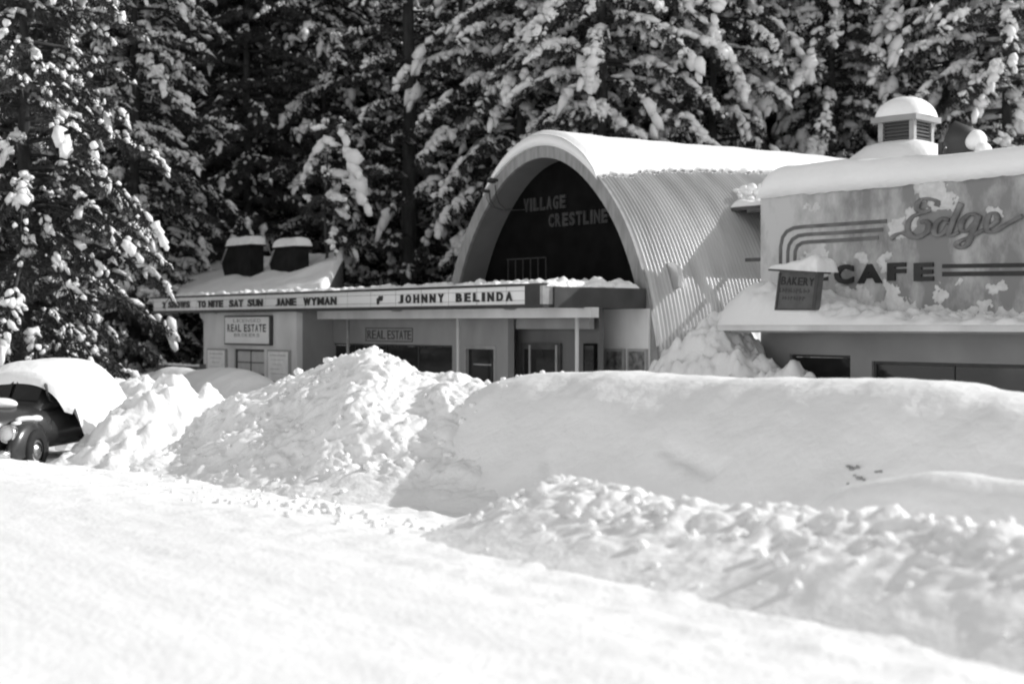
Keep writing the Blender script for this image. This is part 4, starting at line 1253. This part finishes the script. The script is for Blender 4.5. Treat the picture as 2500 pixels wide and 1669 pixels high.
# ------------------------------------------------------------------ parked car, tail towards us, under snow
def car():
    wx = -24.85; ys_ = 8.75                   # rear wheel centre x, street side face
    z0 = 0.08
    W = 1.74
    t = thing('parked_car', 'dark rounded car under a thick cap of snow, cut by the left picture edge', 'car', (wx - 1.4, ys_ + W / 2, z0))
    # body: stations along x (tail at +x), half width and heights
    yc = ys_ + W / 2
    def loft(name, stations, matl, nseg=20, pw=2.6):
        vs = []
        for (x, hw, zb, zt) in stations:
            for k in range(nseg):
                a = 2 * math.pi * k / nseg
                ca, sa = math.cos(a), math.sin(a)
                yy = yc + hw * math.copysign(abs(ca) ** (2 / pw), ca)
                zz = (zb + zt) / 2 + (zt - zb) / 2 * math.copysign(abs(sa) ** (2 / pw), sa)
                vs.append((x, yy, zz))
        n = nseg; fs = []
        for i in range(len(stations) - 1):
            for k in range(n):
                fs.append((i * n + k, (i + 1) * n + k, (i + 1) * n + (k + 1) % n, i * n + (k + 1) % n))
        fs += [tuple(range(n)), tuple(range(len(vs) - 1, len(vs) - n - 1, -1))]
        mb = MB(); mb.add(vs, fs, True)
        return mb.build(name, matl, t)
    T = wx + 0.95
    loft('body', [(T, 0.30, z0 + 0.42, z0 + 0.70), (T - 0.12, 0.55, z0 + 0.34, z0 + 0.86), (T - 0.4, 0.68, z0 + 0.28, z0 + 1.02), (T - 1.0, 0.74, z0 + 0.26, z0 + 1.12), (T - 2.0, 0.78, z0 + 0.26, z0 + 1.12), (T - 3.2, 0.72, z0 + 0.26, z0 + 1.08), (T - 4.2, 0.5, z0 + 0.3, z0 + 1.02), (T - 4.7, 0.36, z0 + 0.36, z0 + 0.95)], M['car_paint'])
    loft('cabin', [(T - 0.30, 0.40, z0 + 0.7, z0 + 0.98), (T - 0.6, 0.56, z0 + 0.8, z0 + 1.26), (T - 1.0, 0.62, z0 + 0.8, z0 + 1.48), (T - 1.6, 0.65, z0 + 0.8, z0 + 1.60), (T - 2.4, 0.64, z0 + 0.8, z0 + 1.58), (T - 2.9, 0.58, z0 + 0.8, z0 + 1.34), (T - 3.2, 0.5, z0 + 0.8, z0 + 1.06)], M['car_paint'])
    # fenders
    def fender(cx_, side, rx, rz, wd):
        yy = yc + side * (W / 2 - wd / 2)
        vs = []; fs = []; n = 16; mrow = 7
        for i in range(mrow):
            a = -1 + 2 * i / (mrow - 1)
            f = math.sqrt(max(0.05, 1 - (abs(a)) ** 2.6))
            for k in range(n + 1):
                th = math.radians(-18 + 216 * k / n)
                vs.append((cx_ + rx * f * math.cos(th), yy + a * wd / 2, z0 + 0.36 + rz * f * max(math.sin(th), -0.35)))
        for i in range(mrow - 1):
            for k in range(n):
                fs.append((i * (n + 1) + k, i * (n + 1) + k + 1, (i + 1) * (n + 1) + k + 1, (i + 1) * (n + 1) + k))
        mb = MB(); mb.add(vs, fs, True)
        return mb.build('fender', M['car_paint'], t)
    for cx_ in (wx, wx - 2.85):
        for sd in (-1, 1):
            fender(cx_, sd, 0.62, 0.50, 0.36)
    for cx_ in (wx, wx - 2.85):
        for sd in (-1, 1):
            yy = yc + sd * (W / 2 + 0.015)
            mb = MB(); n = 28
            prof = [(0.20, -0.08), (0.30, -0.10), (0.345, -0.07), (0.355, 0.0), (0.345, 0.07), (0.30, 0.09), (0.20, 0.08)]
            vs = []
            for r, o in prof:
                for k in range(n):
                    a = 2 * math.pi * k / n
                    vs.append((cx_ + r * math.cos(a), yy + o * (1 if sd > 0 else -1) * -1 - sd * 0.09 + 0 * a, z0 + 0.355 + r * math.sin(a)))
            fs = [(i * n + k, i * n + (k + 1) % n, (i + 1) * n + (k + 1) % n, (i + 1) * n + k) for i in range(len(prof) - 1) for k in range(n)]
            mb.add(vs, fs, True); w_ = mb.build('wheel', M['rubber'], t)
            mb = MB(); vs = []
            pr = [(0.0, 0.10), (0.05, 0.098), (0.085, 0.085), (0.10, 0.062), (0.125, 0.058), (0.15, 0.075), (0.175, 0.06), (0.205, 0.03)]
            for r, o in pr:
                for k in range(n):
                    a = 2 * math.pi * k / n
                    vs.append((cx_ + r * math.cos(a), yy - sd * 0.09 + sd * o, z0 + 0.355 + r * math.sin(a)))
            fs = [(i * n + k, i * n + (k + 1) % n, (i + 1) * n + (k + 1) % n, (i + 1) * n + k) for i in range(len(pr) - 1) for k in range(n)]
            mb.add(vs, fs, True); mb.build('hub_cap', M['chrome'], w_)
    # oval quarter window and side windows on the street side
    for (cx_, rx, rz_) in ((wx - 0.10, 0.26, 0.17), (wx - 0.85, 0.40, 0.18), (wx - 1.75, 0.36, 0.18)):
        for sd in (-1, 1):
            yy = yc + sd * 0.652
            mb = MB(); n = 20
            vs = [(cx_ + rx * math.copysign(abs(math.cos(2 * math.pi * k / n)) ** 0.7, math.cos(2 * math.pi * k / n)), yy - sd * 0.14 * max(0, (1 if math.sin(2 * math.pi * k / n) > 0 else 0)) * math.sin(2 * math.pi * k / n), z0 + 1.27 + rz_ * math.copysign(abs(math.sin(2 * math.pi * k / n)) ** 0.7, math.sin(2 * math.pi * k / n))) for k in range(n)]
            vs2 = [(p[0], p[1] + sd * 0.02, p[2]) for p in vs]
            mb.add(vs + vs2, [tuple(range(n)), tuple(range(2 * n - 1, n - 1, -1))] + [(k, (k + 1) % n, (k + 1) % n + n, k + n) for k in range(n)])
            mb.build('side_window', M['glass_dark'], t)
    # bumper, guards, tail lamps
    mb = MB(); pth = []
    for k in range(13):
        a = -1 + 2 * k / 12
        pth.append((T + 0.14 - 0.30 * abs(a) ** 3, yc + a * (W / 2 - 0.02), z0 + 0.40))
    mb.tube(pth, 0.065, 8).build('bumper', M['chrome'], t)
    for sd in (-1, 1):
        MB().tube([(T + 0.18, yc + sd * 0.4, z0 + 0.30), (T + 0.21, yc + sd * 0.4, z0 + 0.42), (T + 0.18, yc + sd * 0.4, z0 + 0.55)], [0.03, 0.05, 0.03], 8).build('bumper_guard', M['chrome'], t)
        p = (wx + 0.48, yc + sd * (W / 2 - 0.12), z0 + 0.86)
        MB().tube([(p[0] - 0.1, p[1], p[2]), (p[0] + 0.03, p[1], p[2]), (p[0] + 0.06, p[1], p[2])], [0.03, 0.06, 0.03], 10).build('tail_lamp', M['chrome'], t)
    # snow over roof and tail
    xs = np.arange(T - 2.95, T + 0.5, 0.05); ys2 = np.linspace(yc - 1.06, yc + 0.95, 44)
    zx = np.array([T - 2.95, T - 2.85, T - 2.4, T - 1.6, T - 1.0, T - 0.5, T - 0.2, T + 0.05, T + 0.22, T + 0.38, T + 0.5]); zz = np.array([1.42, 1.62, 1.80, 1.84, 1.84, 1.78, 1.66, 1.46, 1.22, 0.85, 0.3]) + z0
    def zf(x, y):
        e = np.where(y < yc, (yc - y) / 0.92, (y - yc) / 0.95)
        top = np.interp(x, zx, zz)
        tl_ = sstep(wx + 0.05, wx + 0.5, x)
        fl = sstep(T - 2.95, T - 2.35, x) * (y < yc)          # slid down over the flank
        e = np.where(fl > 0, e, np.minimum(e, 1.0)); sag = np.clip(e, 0, 1.16) ** 3.4
        return top - (0.36 + 0.45 * tl_) * np.clip(e, 0, 1) ** (3.4 - 0.8 * tl_) - fl * 0.55 * sag * (1 - tl_) - 0.08 * e ** 2 - 0.25 * (1 - fl) * np.clip(np.where(y < yc, (yc - y) / 0.92, 0) - 0.86, 0, 1) + 0.02 * fbm(x * 1.2, y * 1.2, 5, 3)
    field('snow_cap', xs, ys2, zf, M['snow'], t)
    # the nose: lamps, grille, bumper, split windscreen
    xn = T - 4.75; fwx = wx - 2.85
    for sd in (-1, 1):
        yy = yc + sd * 0.60
        n = 24
        def disc(prof, name, matl, par):
            vs = []
            for r_, dx_ in prof:
                for k in range(n):
                    a_ = 2 * math.pi * k / n
                    vs.append((fwx - 0.52 - dx_, yy + r_ * math.cos(a_), z0 + 0.66 + r_ * math.sin(a_)))
            fs = [(i * n + k, (i + 1) * n + k, (i + 1) * n + (k + 1) % n, i * n + (k + 1) % n) for i in range(len(prof) - 1) for k in range(n)]
            mb = MB(); mb.add(vs, fs, True); return mb.build(name, matl, par)
        hl = disc([(0.10, -0.30), (0.145, -0.16), (0.155, 0.0), (0.15, 0.03), (0.125, 0.035), (0.12, 0.01)], 'headlamp', M['chrome'], t)
        disc([(0.122, 0.012), (0.09, 0.045), (0.05, 0.06), (0.0, 0.064)], 'lens', M['milk_glass'], hl)
    for k in range(7):
        MB().box(xn - 0.03, xn + 0.25, yc - 0.30 + 0.02 * k, yc + 0.30 - 0.02 * k, z0 + 0.50 + 0.06 * k, z0 + 0.525 + 0.06 * k).build('grille_bar', M['chrome'], t)
    pth = []
    for k in range(13):
        a = -1 + 2 * k / 12
        pth.append((xn - 0.20 + 0.26 * abs(a) ** 3, yc + a * (W / 2 - 0.02), z0 + 0.36))
    MB().tube(pth, 0.07, 8).build('bumper', M['chrome'], t)
    for sd in (-1, 1):
        MB().tube([(xn - 0.24, yc + sd * 0.42, z0 + 0.24), (xn - 0.27, yc + sd * 0.42, z0 + 0.38), (xn - 0.24, yc + sd * 0.42, z0 + 0.52)], [0.03, 0.05, 0.03], 8).build('bumper_guard', M['chrome'], t)
        mb = MB()
        mb.add([(T - 3.14, yc + sd * 0.03, z0 + 1.16), (T - 3.10, yc + sd * 0.50, z0 + 1.14), (T - 2.86, yc + sd * 0.50, z0 + 1.44), (T - 2.92, yc + sd * 0.03, z0 + 1.48)], [(0, 1, 2, 3)])
        mb.build('windscreen', M['glass_dark'], t)
    lumps('fender_snow', [(fwx - 0.05, ys_ + 0.20, z0 + 0.88, 0.34, 0.14, 0.07), (fwx + 0.3, ys_ + 0.2, z0 + 0.86, 0.22, 0.13, 0.08), (fwx - 0.3, ys_ + 0.22, z0 + 0.82, 0.14, 0.10, 0.05)], 'snow', t, 6)
    lumps('hood_snow', [(T - 3.5, yc, z0 + 1.10, 0.35, 0.42, 0.14), (T - 3.9, yc + 0.05, z0 + 1.04, 0.4, 0.34, 0.12), (T - 3.6, yc + 0.3, z0 + 1.04, 0.4, 0.25, 0.12)], 'snow', t, 7)
    # parked nose out to the street
    th = math.atan2(0.735, -0.678)
    old = Vector(t.location)
    lampl = Vector((fwx - 0.56, yc - 0.60, z0 + 0.66)) - old
    rot = Matrix.Rotation(th, 3, 'Z')
    px, py = at(14, 23.4)
    goal = Vector((px, py, 0.63 + z0))
    t.location = goal - rot @ lampl
    t.rotation_euler = (0, 0, th)
car()
# snow thrown against the car's tail
def tail_heap():
    xs = np.arange(-26.5, -21.6, 0.045); ys = np.arange(8.2, 13.6, 0.045)
    def zf(x, y):
        r = ((x + 23.72 + 0.26 * (y - 10.3)) / 1.15) ** 2 + ((y - 11.0) / 1.9) ** 2
        h = 1.55 * np.exp(-r ** 1.15)
        env = np.clip(h / 0.5, 0, 1)
        wx = x + 0.2 * noise2(x * 1.4, y * 1.4, 201); wy = y + 0.2 * noise2(x * 1.4, y * 1.4, 202)
        c = clods(wx * 1.9, wy * 1.9, 203) + 0.5 * clods(wx * 4.3, wy * 4.3, 204) + 0.25 * clods(wx * 9, wy * 9, 205)
        return -0.08 + h + env * (0.20 * (c - 0.5) + 0.14 * fbm(x * 1.1, y * 1.1, 206, 3))
    tag(field('snow_heap', xs, ys, zf, M['snow_rough']), 'lumpy sunlit snow heap thrown against the flank of the parked car', 'snow bank')
tail_heap()

# ------------------------------------------------------------------ trees
def conifer(seed, H=24, R=3.6, zb=1.0, snow=0.6, sbig=1.0, sparse=1.0, droop=1.0, trunk_r=0.24, power=0.75, whorl=0.5, needle=1.0, fleck=0.25):
    """returns meshes (trunk+limbs, needles, snow) of one snow laden conifer, base at the origin"""
    r = np.random.default_rng(seed)
    tm = MB()
    # trunk
    nseg = 14
    wob = r.uniform(-0.12, 0.12, (nseg + 1, 2)) * np.linspace(0, 1, nseg + 1)[:, None]
    zs = np.linspace(-0.3, H, nseg + 1)
    tpath = [(wob[i, 0], wob[i, 1], zs[i]) for i in range(nseg + 1)]
    trad = [trunk_r * (1 - 0.94 * (max(zs[i], 0) / H)) + (0.08 if i == 0 else 0) + 0.01 for i in range(nseg + 1)]
    tm.tube(tpath, trad, 9)
    # branches
    tuft_c, tuft_d, tuft_l = [], [], []
    sn_c, sn_t, sn_s = [], [], []
    z = zb
    def load(p):
        return float(np.clip(0.75 + 1.5 * noise2(p[0] * 0.55 + p[2] * 0.31, p[1] * 0.55 - p[2] * 0.42, seed + 3), 0.12, 1.9))
    while z < H * 0.98:
        f = (z - zb) / (H - zb)
        Lmax = R * (1 - f) ** power * (0.55 + 0.45 * min(1, (z - zb + 0.6) / 2.5)) + 0.15
        nb = max(3, int(round((5 + r.integers(-1, 2)) * sparse)))
        a0 = r.uniform(0, 2 * np.pi)
        for b in range(nb):
            a = a0 + 2 * np.pi * b / nb + r.uniform(-0.35, 0.35)
            L = Lmax * r.choice([r.uniform(0.35, 0.7), r.uniform(0.7, 1.0), r.uniform(0.9, 1.3)])
            if L < 0.2:
                continue
            h = np.array([np.cos(a), np.sin(a), 0.0]); sd = np.array([-np.sin(a), np.cos(a), 0.0])
            n = 7
            t = np.linspace(0, 1, n)
            rise = r.uniform(0.0, 0.25) * L
            dr = droop * r.uniform(0.25, 0.6) * L
            curve = np.outer(t * L, h) + np.outer(r.uniform(-0.12, 0.12) * L * t * t, sd)
            curve[:, 2] = z + r.uniform(-0.32, 0.32) + rise * t - dr * t ** 2.2
            tm.tube([tuple(c) for c in curve[::2]] , [0.022 + 0.012 * L * (1 - q_) for q_ in t[::2]], 4, True, False)
            # side shoots
            ns = max(3, int(L / 0.21))
            for k in range(ns):
                tt = 0.22 + 0.78 * (k + r.uniform(0, 0.8)) / ns
                tt = min(tt, 1.0)
                i = min(int(tt * (n - 1)), n - 2); w = tt * (n - 1) - i
                p = curve[i] * (1 - w) + curve[i + 1] * w
                tang = curve[i + 1] - curve[i]; tang /= np.linalg.norm(tang) + 1e-9
                ld = load(p)
                for side in (-1, 1):
                    l = (0.20 + 0.30 * L * 0.33 * (1 - 0.55 * tt)) * r.uniform(0.6, 1.25)
                    d = tang * 0.65 + sd * side * r.uniform(0.5, 1.0) + np.array([0, 0, -r.uniform(0.15, 0.75) * droop])
                    d /= np.linalg.norm(d)
                    nt = max(2, int(l / 0.17))
                    for q_ in range(nt):
                        s_ = (q_ + 0.6) / nt
                        tuft_c.append(p + d * l * s_ + np.array([0, 0, -0.10 * s_ * s_ * l])); tuft_d.append(d); tuft_l.append(0.17 * needle * r.uniform(0.75, 1.3))
                    # snow pad on the shoot
                    if r.uniform() < snow * ld * (0.55 + 0.6 * tt):
                        s0 = sbig * r.uniform(0.55, 1.35) * (0.8 + 0.25 * ld)
                        dd = d + np.array([0, 0, -r.uniform(0.3, 1.5)]); dd /= np.linalg.norm(dd)
                        for q_ in range(2):
                            sn_c.append(p + d * l * r.uniform(0.2, 0.9) + np.array([0, 0, 0.05 * s0]) + r.uniform(-0.06, 0.06, 3) * s0); sn_t.append(dd + r.uniform(-0.45, 0.45, 3))
                            sn_s.append((min(l * 0.30, 0.22) * r.uniform(0.6, 1.4) * min(s0, 1.2), 0.075 * s0 * r.uniform(0.5, 1.5), 0.055 * s0 * r.uniform(0.7, 1.5)))
                if r.uniform() < snow * 0.6 * ld:
                    s0 = sbig * r.uniform(0.6, 1.25) * (0.75 + 0.25 * ld)
                    sn_c.append(p + np.array([0, 0, 0.06 * s0])); sn_t.append(tang)
                    sn_s.append((0.15 * s0 * r.uniform(0.8, 1.5), 0.11 * s0 * r.uniform(0.7, 1.3), 0.08 * s0))
            # paw at the tip
            if r.uniform() < (snow + 0.12) * load(curve[-1]):
                s0 = sbig * r.uniform(0.8, 1.6)
                tang = curve[-1] - curve[-2]; tang /= np.linalg.norm(tang) + 1e-9
                dd = tang + np.array([0, 0, -r.uniform(0.3, 1.3)]); dd /= np.linalg.norm(dd)
                for q_ in range(3):
                    jt = r.uniform(-0.06, 0.06, 3) * s0
                    sn_c.append(curve[-1] + dd * (0.02 + 0.15 * q_) * s0 + jt); sn_t.append(dd + r.uniform(-0.2, 0.2, 3)); sn_s.append((0.16 * s0 * r.uniform(0.7, 1.2), (0.115 - 0.025 * q_) * s0 * r.uniform(0.8, 1.25), (0.10 - 0.02 * q_) * s0))
        z += whorl * r.uniform(0.75, 1.25)
    # needles: sprays of thin blades
    c = np.array(tuft_c); d = np.array(tuft_d); ln = np.array(tuft_l)
    n = len(c); nb = 6
    up = np.array([0.1, 0.2, 1.0])
    a1 = np.cross(d, up); a1 /= np.linalg.norm(a1, axis=1, keepdims=True) + 1e-9
    a2 = np.cross(d, a1)
    ang = r.uniform(0, 2 * np.pi, (n, 1)) + np.arange(nb)[None] * 2 * np.pi / nb + r.uniform(-0.3, 0.3, (n, nb))
    rad = np.cos(ang)[..., None] * a1[:, None] + np.sin(ang)[..., None] * a2[:, None]
    dirn = d[:, None] * r.uniform(0.35, 1.0, (n, nb, 1)) + rad * r.uniform(0.6, 1.0, (n, nb, 1))
    dirn /= np.linalg.norm(dirn, axis=2, keepdims=True)
    side = np.cross(dirn, rad + 0.3 * d[:, None]); side /= np.linalg.norm(side, axis=2, keepdims=True) + 1e-9
    LL = ln[:, None, None] * r.uniform(0.8, 1.35, (n, nb, 1)); ww = 0.026 * needle
    p0 = c[:, None] - dirn * LL * 0.15 + side * ww; p1 = c[:, None] - dirn * LL * 0.15 - side * ww; p2 = c[:, None] + dirn * LL
    V = np.stack([p0, p1, p2], 2).reshape(-1, 3)
    Fc = np.arange(len(V)).reshape(-1, 3)
    needles = np_mesh('crown', V, Fc, False)
    # snow
    c = np.array(sn_c); tdir = np.array(sn_t); sc = np.array(sn_s)
    tdir = tdir / (np.linalg.norm(tdir, axis=1, keepdims=True) + 1e-9)
    b1 = np.cross(tdir, np.array([0.05, 0.03, 1.0])); b1 /= np.linalg.norm(b1, axis=1, keepdims=True) + 1e-9
    b2 = np.cross(b1, tdir)
    ax = np.stack([tdir * sc[:, :1], b1 * sc[:, 1:2], b2 * sc[:, 2:3]], 1)
    Vs, Fs = blobs(c, ax, seed + 5, 0.24)
    # fine flecks caught among the needles
    tc_ = np.array(tuft_c); pick = r.uniform(size=len(tc_)) < fleck * (0.35 + 1.3 * (noise2(tc_[:, 0] * 0.9 + tc_[:, 2] * 0.5, tc_[:, 1] * 0.9 - tc_[:, 2] * 0.8, seed) > 0.0))
    fc = tc_[pick] + np.array([0, 0, 0.05]); nf_ = len(fc)
    oc = np.array([[1, 0, 0], [0, 1, 0], [-1, 0, 0], [0, -1, 0], [0, 0, 1], [0, 0, -1]], float)
    of = np.array([[0, 1, 4], [1, 2, 4], [2, 3, 4], [3, 0, 4], [1, 0, 5], [2, 1, 5], [3, 2, 5], [0, 3, 5]])
    fs_ = r.uniform(0.035, 0.10, (nf_, 1, 1)) * needle; dd_ = np.array(tuft_d)[pick][:, None, :]
    oc_ = oc[None] * (1 + 0.3 * r.standard_normal((nf_, 6, 1)))
    Vf = fc[:, None] + oc_ * fs_ * np.array([1, 1, 0.8]) + dd_ * oc_[:, :, :1] * fs_ * 1.2 - np.array([0, 0, 1.0]) * np.abs(oc_[:, :, :1]) * fs_ * 0.8
    Ff = of[None] + (np.arange(nf_) * 6)[:, None, None] + len(Vs)
    Vs = np.concatenate([Vs, Vf.reshape(-1, 3)]); Fs = np.concatenate([Fs, Ff.reshape(-1, 3)])
    snowm = np_mesh('snow_load', Vs, Fs, True)
    tr = bpy.data.meshes.new('trunk')
    tr.from_pydata(tm.v, [], tm.f); tr.polygons.foreach_set("use_smooth", [True] * len(tm.f)); tr.update()
    tr.materials.append(M['bark']); needles.materials.append(M['foliage']); snowm.materials.append(M['snow_tree'])
    return tr, needles, snowm

V_ = {
 'near': conifer(101, 17, 4.3, 0.9, 0.27, 1.1, 1.15, 1.0, 0.26, 0.55, 0.38, 1.1, 0.12),
 'dark': conifer(102, 24, 4.0, 0.8, 0.09, 0.85, 1.1, 0.8, 0.24, 0.45, 0.44, 1.3, 0.10),
 'pine': conifer(103, 26, 3.6, 3.0, 0.45, 1.0, 0.6, 0.45, 0.40, 0.3, 0.85, 1.35, 0.32),
 'fir': conifer(104, 24, 4.0, 0.8, 0.46, 1.2, 1.0, 0.9, 0.24, 0.40, 0.46, 1.25, 0.36),
 'heavy': conifer(105, 22, 4.2, 0.8, 0.55, 1.6, 0.95, 1.2, 0.26, 0.38, 0.50, 1.25, 0.34),
 'back': conifer(106, 24, 4.0, 0.6, 0.55, 1.4, 0.75, 0.9, 0.24, 0.42, 0.60, 1.7, 0.40),
 'sapling': conifer(107, 9.6, 1.35, 4.2, 0.22, 1.9, 0.6, 1.4, 0.085, 0.25, 0.8, 0.9, 0.05),
}
#print('tris', {k: [sum(len(p.vertices) - 2 for p in m.polygons) for m in v] for k, v in V_.items()})
def plant(kind, u, Y, label, rot=0.0, sc=1.0, group=None, name='conifer_tree', tilt=0.0, sz=None):
    x, y = at(u, Y)
    z = float(ground_z(np.array([x]), np.array([y]))[0]) - 0.1
    e = thing(name, label, 'tree', (x, y, z), group)
    e.rotation_euler = (tilt, 0, rot); e.scale = (sc, sc, sz or sc)
    tr, ne, sn = V_[kind]
    link('trunk', tr, None, e, True); link('crown', ne, None, e, True); link('snow_load', sn, None, e, True)["kind"] = 'stuff'
    return e

plant('near', 60, 38, 'big drooping snow laden fir standing behind the parked car', 0.4, 1.0, sz=1.05)
plant('dark', -130, 46, 'dark fir at the left border behind the board fence', 2.0)
plant('fir', 330, 56, 'snowy fir behind the marquee end, beside the big drooping fir', 1.2, 1.05)
plant('dark', 500, 64, 'dark sparsely snowed fir left of the two roof cowls', 0.7, 1.1)
plant('dark', 605, 62, 'dark fir with straight black trunk directly behind the roof cowls', 3.9, 1.05)
plant('dark', 690, 70, 'dark fir in the gap right of the roof cowls', 5.1, 1.1)
plant('sapling', 797, 51, 'thin young tree with big snow pads rising over the marquee', 1.0, 1.0, name='young_tree')
plant('pine', 1000, 60, 'tall pine with thick bare trunk rising behind the marquee middle', 0.3, 1.1)
plant('pine', 1126, 69, 'slimmer pine trunk just left of the arched theatre', 2.6, 1.0)
plant('fir', 880, 74, 'snowy fir seen between the young tree and the tall pine', 2.2, 1.1)
plant('dark', 415, 70, 'dark fir seen between the big drooping fir and the roof cowls', 4.2, 1.1)
plant('fir', 790, 64, 'snow flecked fir close behind the young tree', 0.2, 1.05)
plant('pine', 1195, 62, 'snowy pine close beside the arch shoulder', 5.5, 1.0)
plant('fir', 1370, 66, 'snow flecked fir behind the highest point of the arch', 1.9, 1.1)
plant('back', 1660, 70, 'grey snowy fir filling the gap above the middle of the curved roof', 3.0, 1.0)
plant('back', 1960, 70, 'grey snowy fir filling the gap left of the cupola', 0.8, 1.0)
plant('back', 2240, 72, 'grey snowy fir filling the gap above the cupola', 2.4, 1.0)
plant('back', 2400, 66, 'grey snowy fir just left of the bright corner fir', 5.9, 1.0)
plant('heavy', 1275, 57, 'heavily laden fir directly behind the arch shoulder', 0.9, 1.1)
plant('heavy', 1470, 53, 'fir with long hanging snow paws above the arch crown', 3.3, 1.1)
plant('fir', 1600, 60, 'snowy fir behind the front half of the curved roof', 4.4, 1.1)
plant('heavy', 1740, 56, 'laden fir with large snow clumps over the middle of the curved roof', 5.4, 1.1)
plant('fir', 1880, 62, 'snowy fir behind the rear half of the curved roof', 0.1, 1.1)
plant('heavy', 2030, 58, 'laden fir left of the snow domed cupola', 1.7, 1.05)
plant('fir', 2170, 64, 'snowy fir directly behind the cupola', 2.9, 1.1)
plant('heavy', 2310, 58, 'laden fir above the curved metal vent', 4.8, 1.1)
plant('heavy', 2460, 54, 'bright snowy fir at the upper right corner', 0.6, 1.1)
g = 'second rank of forest trees'
spots2 = ['past the left border above the board fence', 'behind the big drooping fir at its left side', 'behind the trunk of the big drooping fir', 'in the dark gap right of the big drooping fir',
          'above the left end of the marquee', 'above the larger roof cowl', 'above the smaller roof cowl', 'behind the young tree with snow pads', 'just right of the young tree top', 'left of the tall bare pine trunk',
          'between the two pine trunks', 'right of the slimmer pine trunk', 'over the arch shoulder with the cables', 'over the crown of the arch', 'over the front edge of the curved roof', 'over the front third of the curved roof',
          'over the middle of the curved roof', 'over the rear third of the curved roof', 'over the far end of the curved roof', 'left above the cupola', 'above the snow dome of the cupola', 'right of the cupola', 'in the upper right corner']
for i, u in enumerate(range(-120, 2640, 120)):
    Y = 80 + 7 * math.sin(u * 0.7) + (u % 3) * 3
    kind = 'dark' if u < 760 else ('back' if (u // 120) % 2 else 'fir')
    plant(kind, u + 25 * math.sin(u), Y, 'snowy second-rank conifer ' + spots2[i], u * 0.37, 1.1 + 0.1 * math.sin(u * 1.3), g, 'forest_tree')
g = 'far rank of forest trees'
for u in range(-100, 2650, 150):
    Y = 100 + 9 * math.sin(u * 0.9)
    plant('back', u + 40 * math.sin(u * 2.1), Y, 'far hillside conifer glimpsed ' + spots2[min(22, (u + 120) // 120)] + (' again' if (u + 120) // 120 == (u - 30) // 120 else ''), u * 0.61, 1.15 + 0.12 * math.sin(u * 0.4), g, 'forest_tree')

# ------------------------------------------------------------------ loose crumbs of snow and a little dirt
def crumbs():
    r = np.random.default_rng(77)
    deps = bpy.context.evaluated_depsgraph_get()
    pts = []
    def drop(x, y):
        ok, loc, nrm, idx, ob, mtx = SC.ray_cast(deps, Vector((x, y, 4.0)), Vector((0, 0, -1)))
        return loc.z if ok and ob.parent is None and not ob.name.startswith('snow_heap') else None
    spots = []
    for k in range(420):                       # along the near ridge
        spots.append((r.uniform(-17, -2), 9.0 + r.normal(-0.3, 0.55), 0.02 + 0.05 * r.random() ** 3))
    for k in range(110):                       # rolled off the mound onto the street
        a = r.uniform(0, 1)
        x = -25.5 + 9 * a; spots.append((x, 9.9 - 0.4 * a + r.normal(0, 0.7), 0.015 + 0.05 * r.random() ** 4))
    for k in range(260):
        spots.append((r.uniform(-24, -17), r.uniform(10, 15), 0.02 + 0.06 * r.random() ** 3))
    c, ax = [], []
    for x, y, s_ in spots:
        z = drop(x, y)
        if z is None or z > 2.4:
            continue
        c.append((x, y, z + 0.3 * s_)); ax.append(np.diag([s_ * r.uniform(0.7, 1.4), s_ * r.uniform(0.7, 1.4), s_ * r.uniform(0.6, 1.1)]))
    V, Fc = blobs(np.array(c), np.array(ax), 9, 0.2)
    o = link('snow_crumbs', np_mesh('snow_crumbs', V, Fc), M['snow_rough'])
    o["kind"] = "stuff"; o["label"] = 'loose crumbs of snow scattered along the banks and street edge'; o["category"] = 'snow'
    c, ax = [], []
    for u, v, s_ in ((2072, 1138, .05), (2082, 1146, .07), (2092, 1140, .05), (2098, 1166, .06), (2108, 1170, .04), (2086, 1160, .03), (2140, 1152, .05), (2150, 1150, .04), (2070, 1180, .03), (2120, 1160, .03)):
        p = P(u, v, 11.6)
        for q in np.arange(9.9, 14.0, 0.04):
            p = P(u, v, q); z = drop(p[0], p[1])
            if z is not None and p[2] < z + 0.02:
                break
        c.append((p[0], p[1], p[2])); ax.append(np.diag([s_ * 0.75, s_ * 0.6, s_ * 0.45]))
    V, Fc = blobs(np.array(c), np.array(ax), 10, 0.25)
    o = link('dirt', np_mesh('dirt', V, Fc), M['plaster_dark'])
    o["kind"] = "stuff"; o["label"] = 'few dark clods of dirt on the smooth bank'; o["category"] = 'dirt'
bpy.context.view_layer.update()
crumbs()
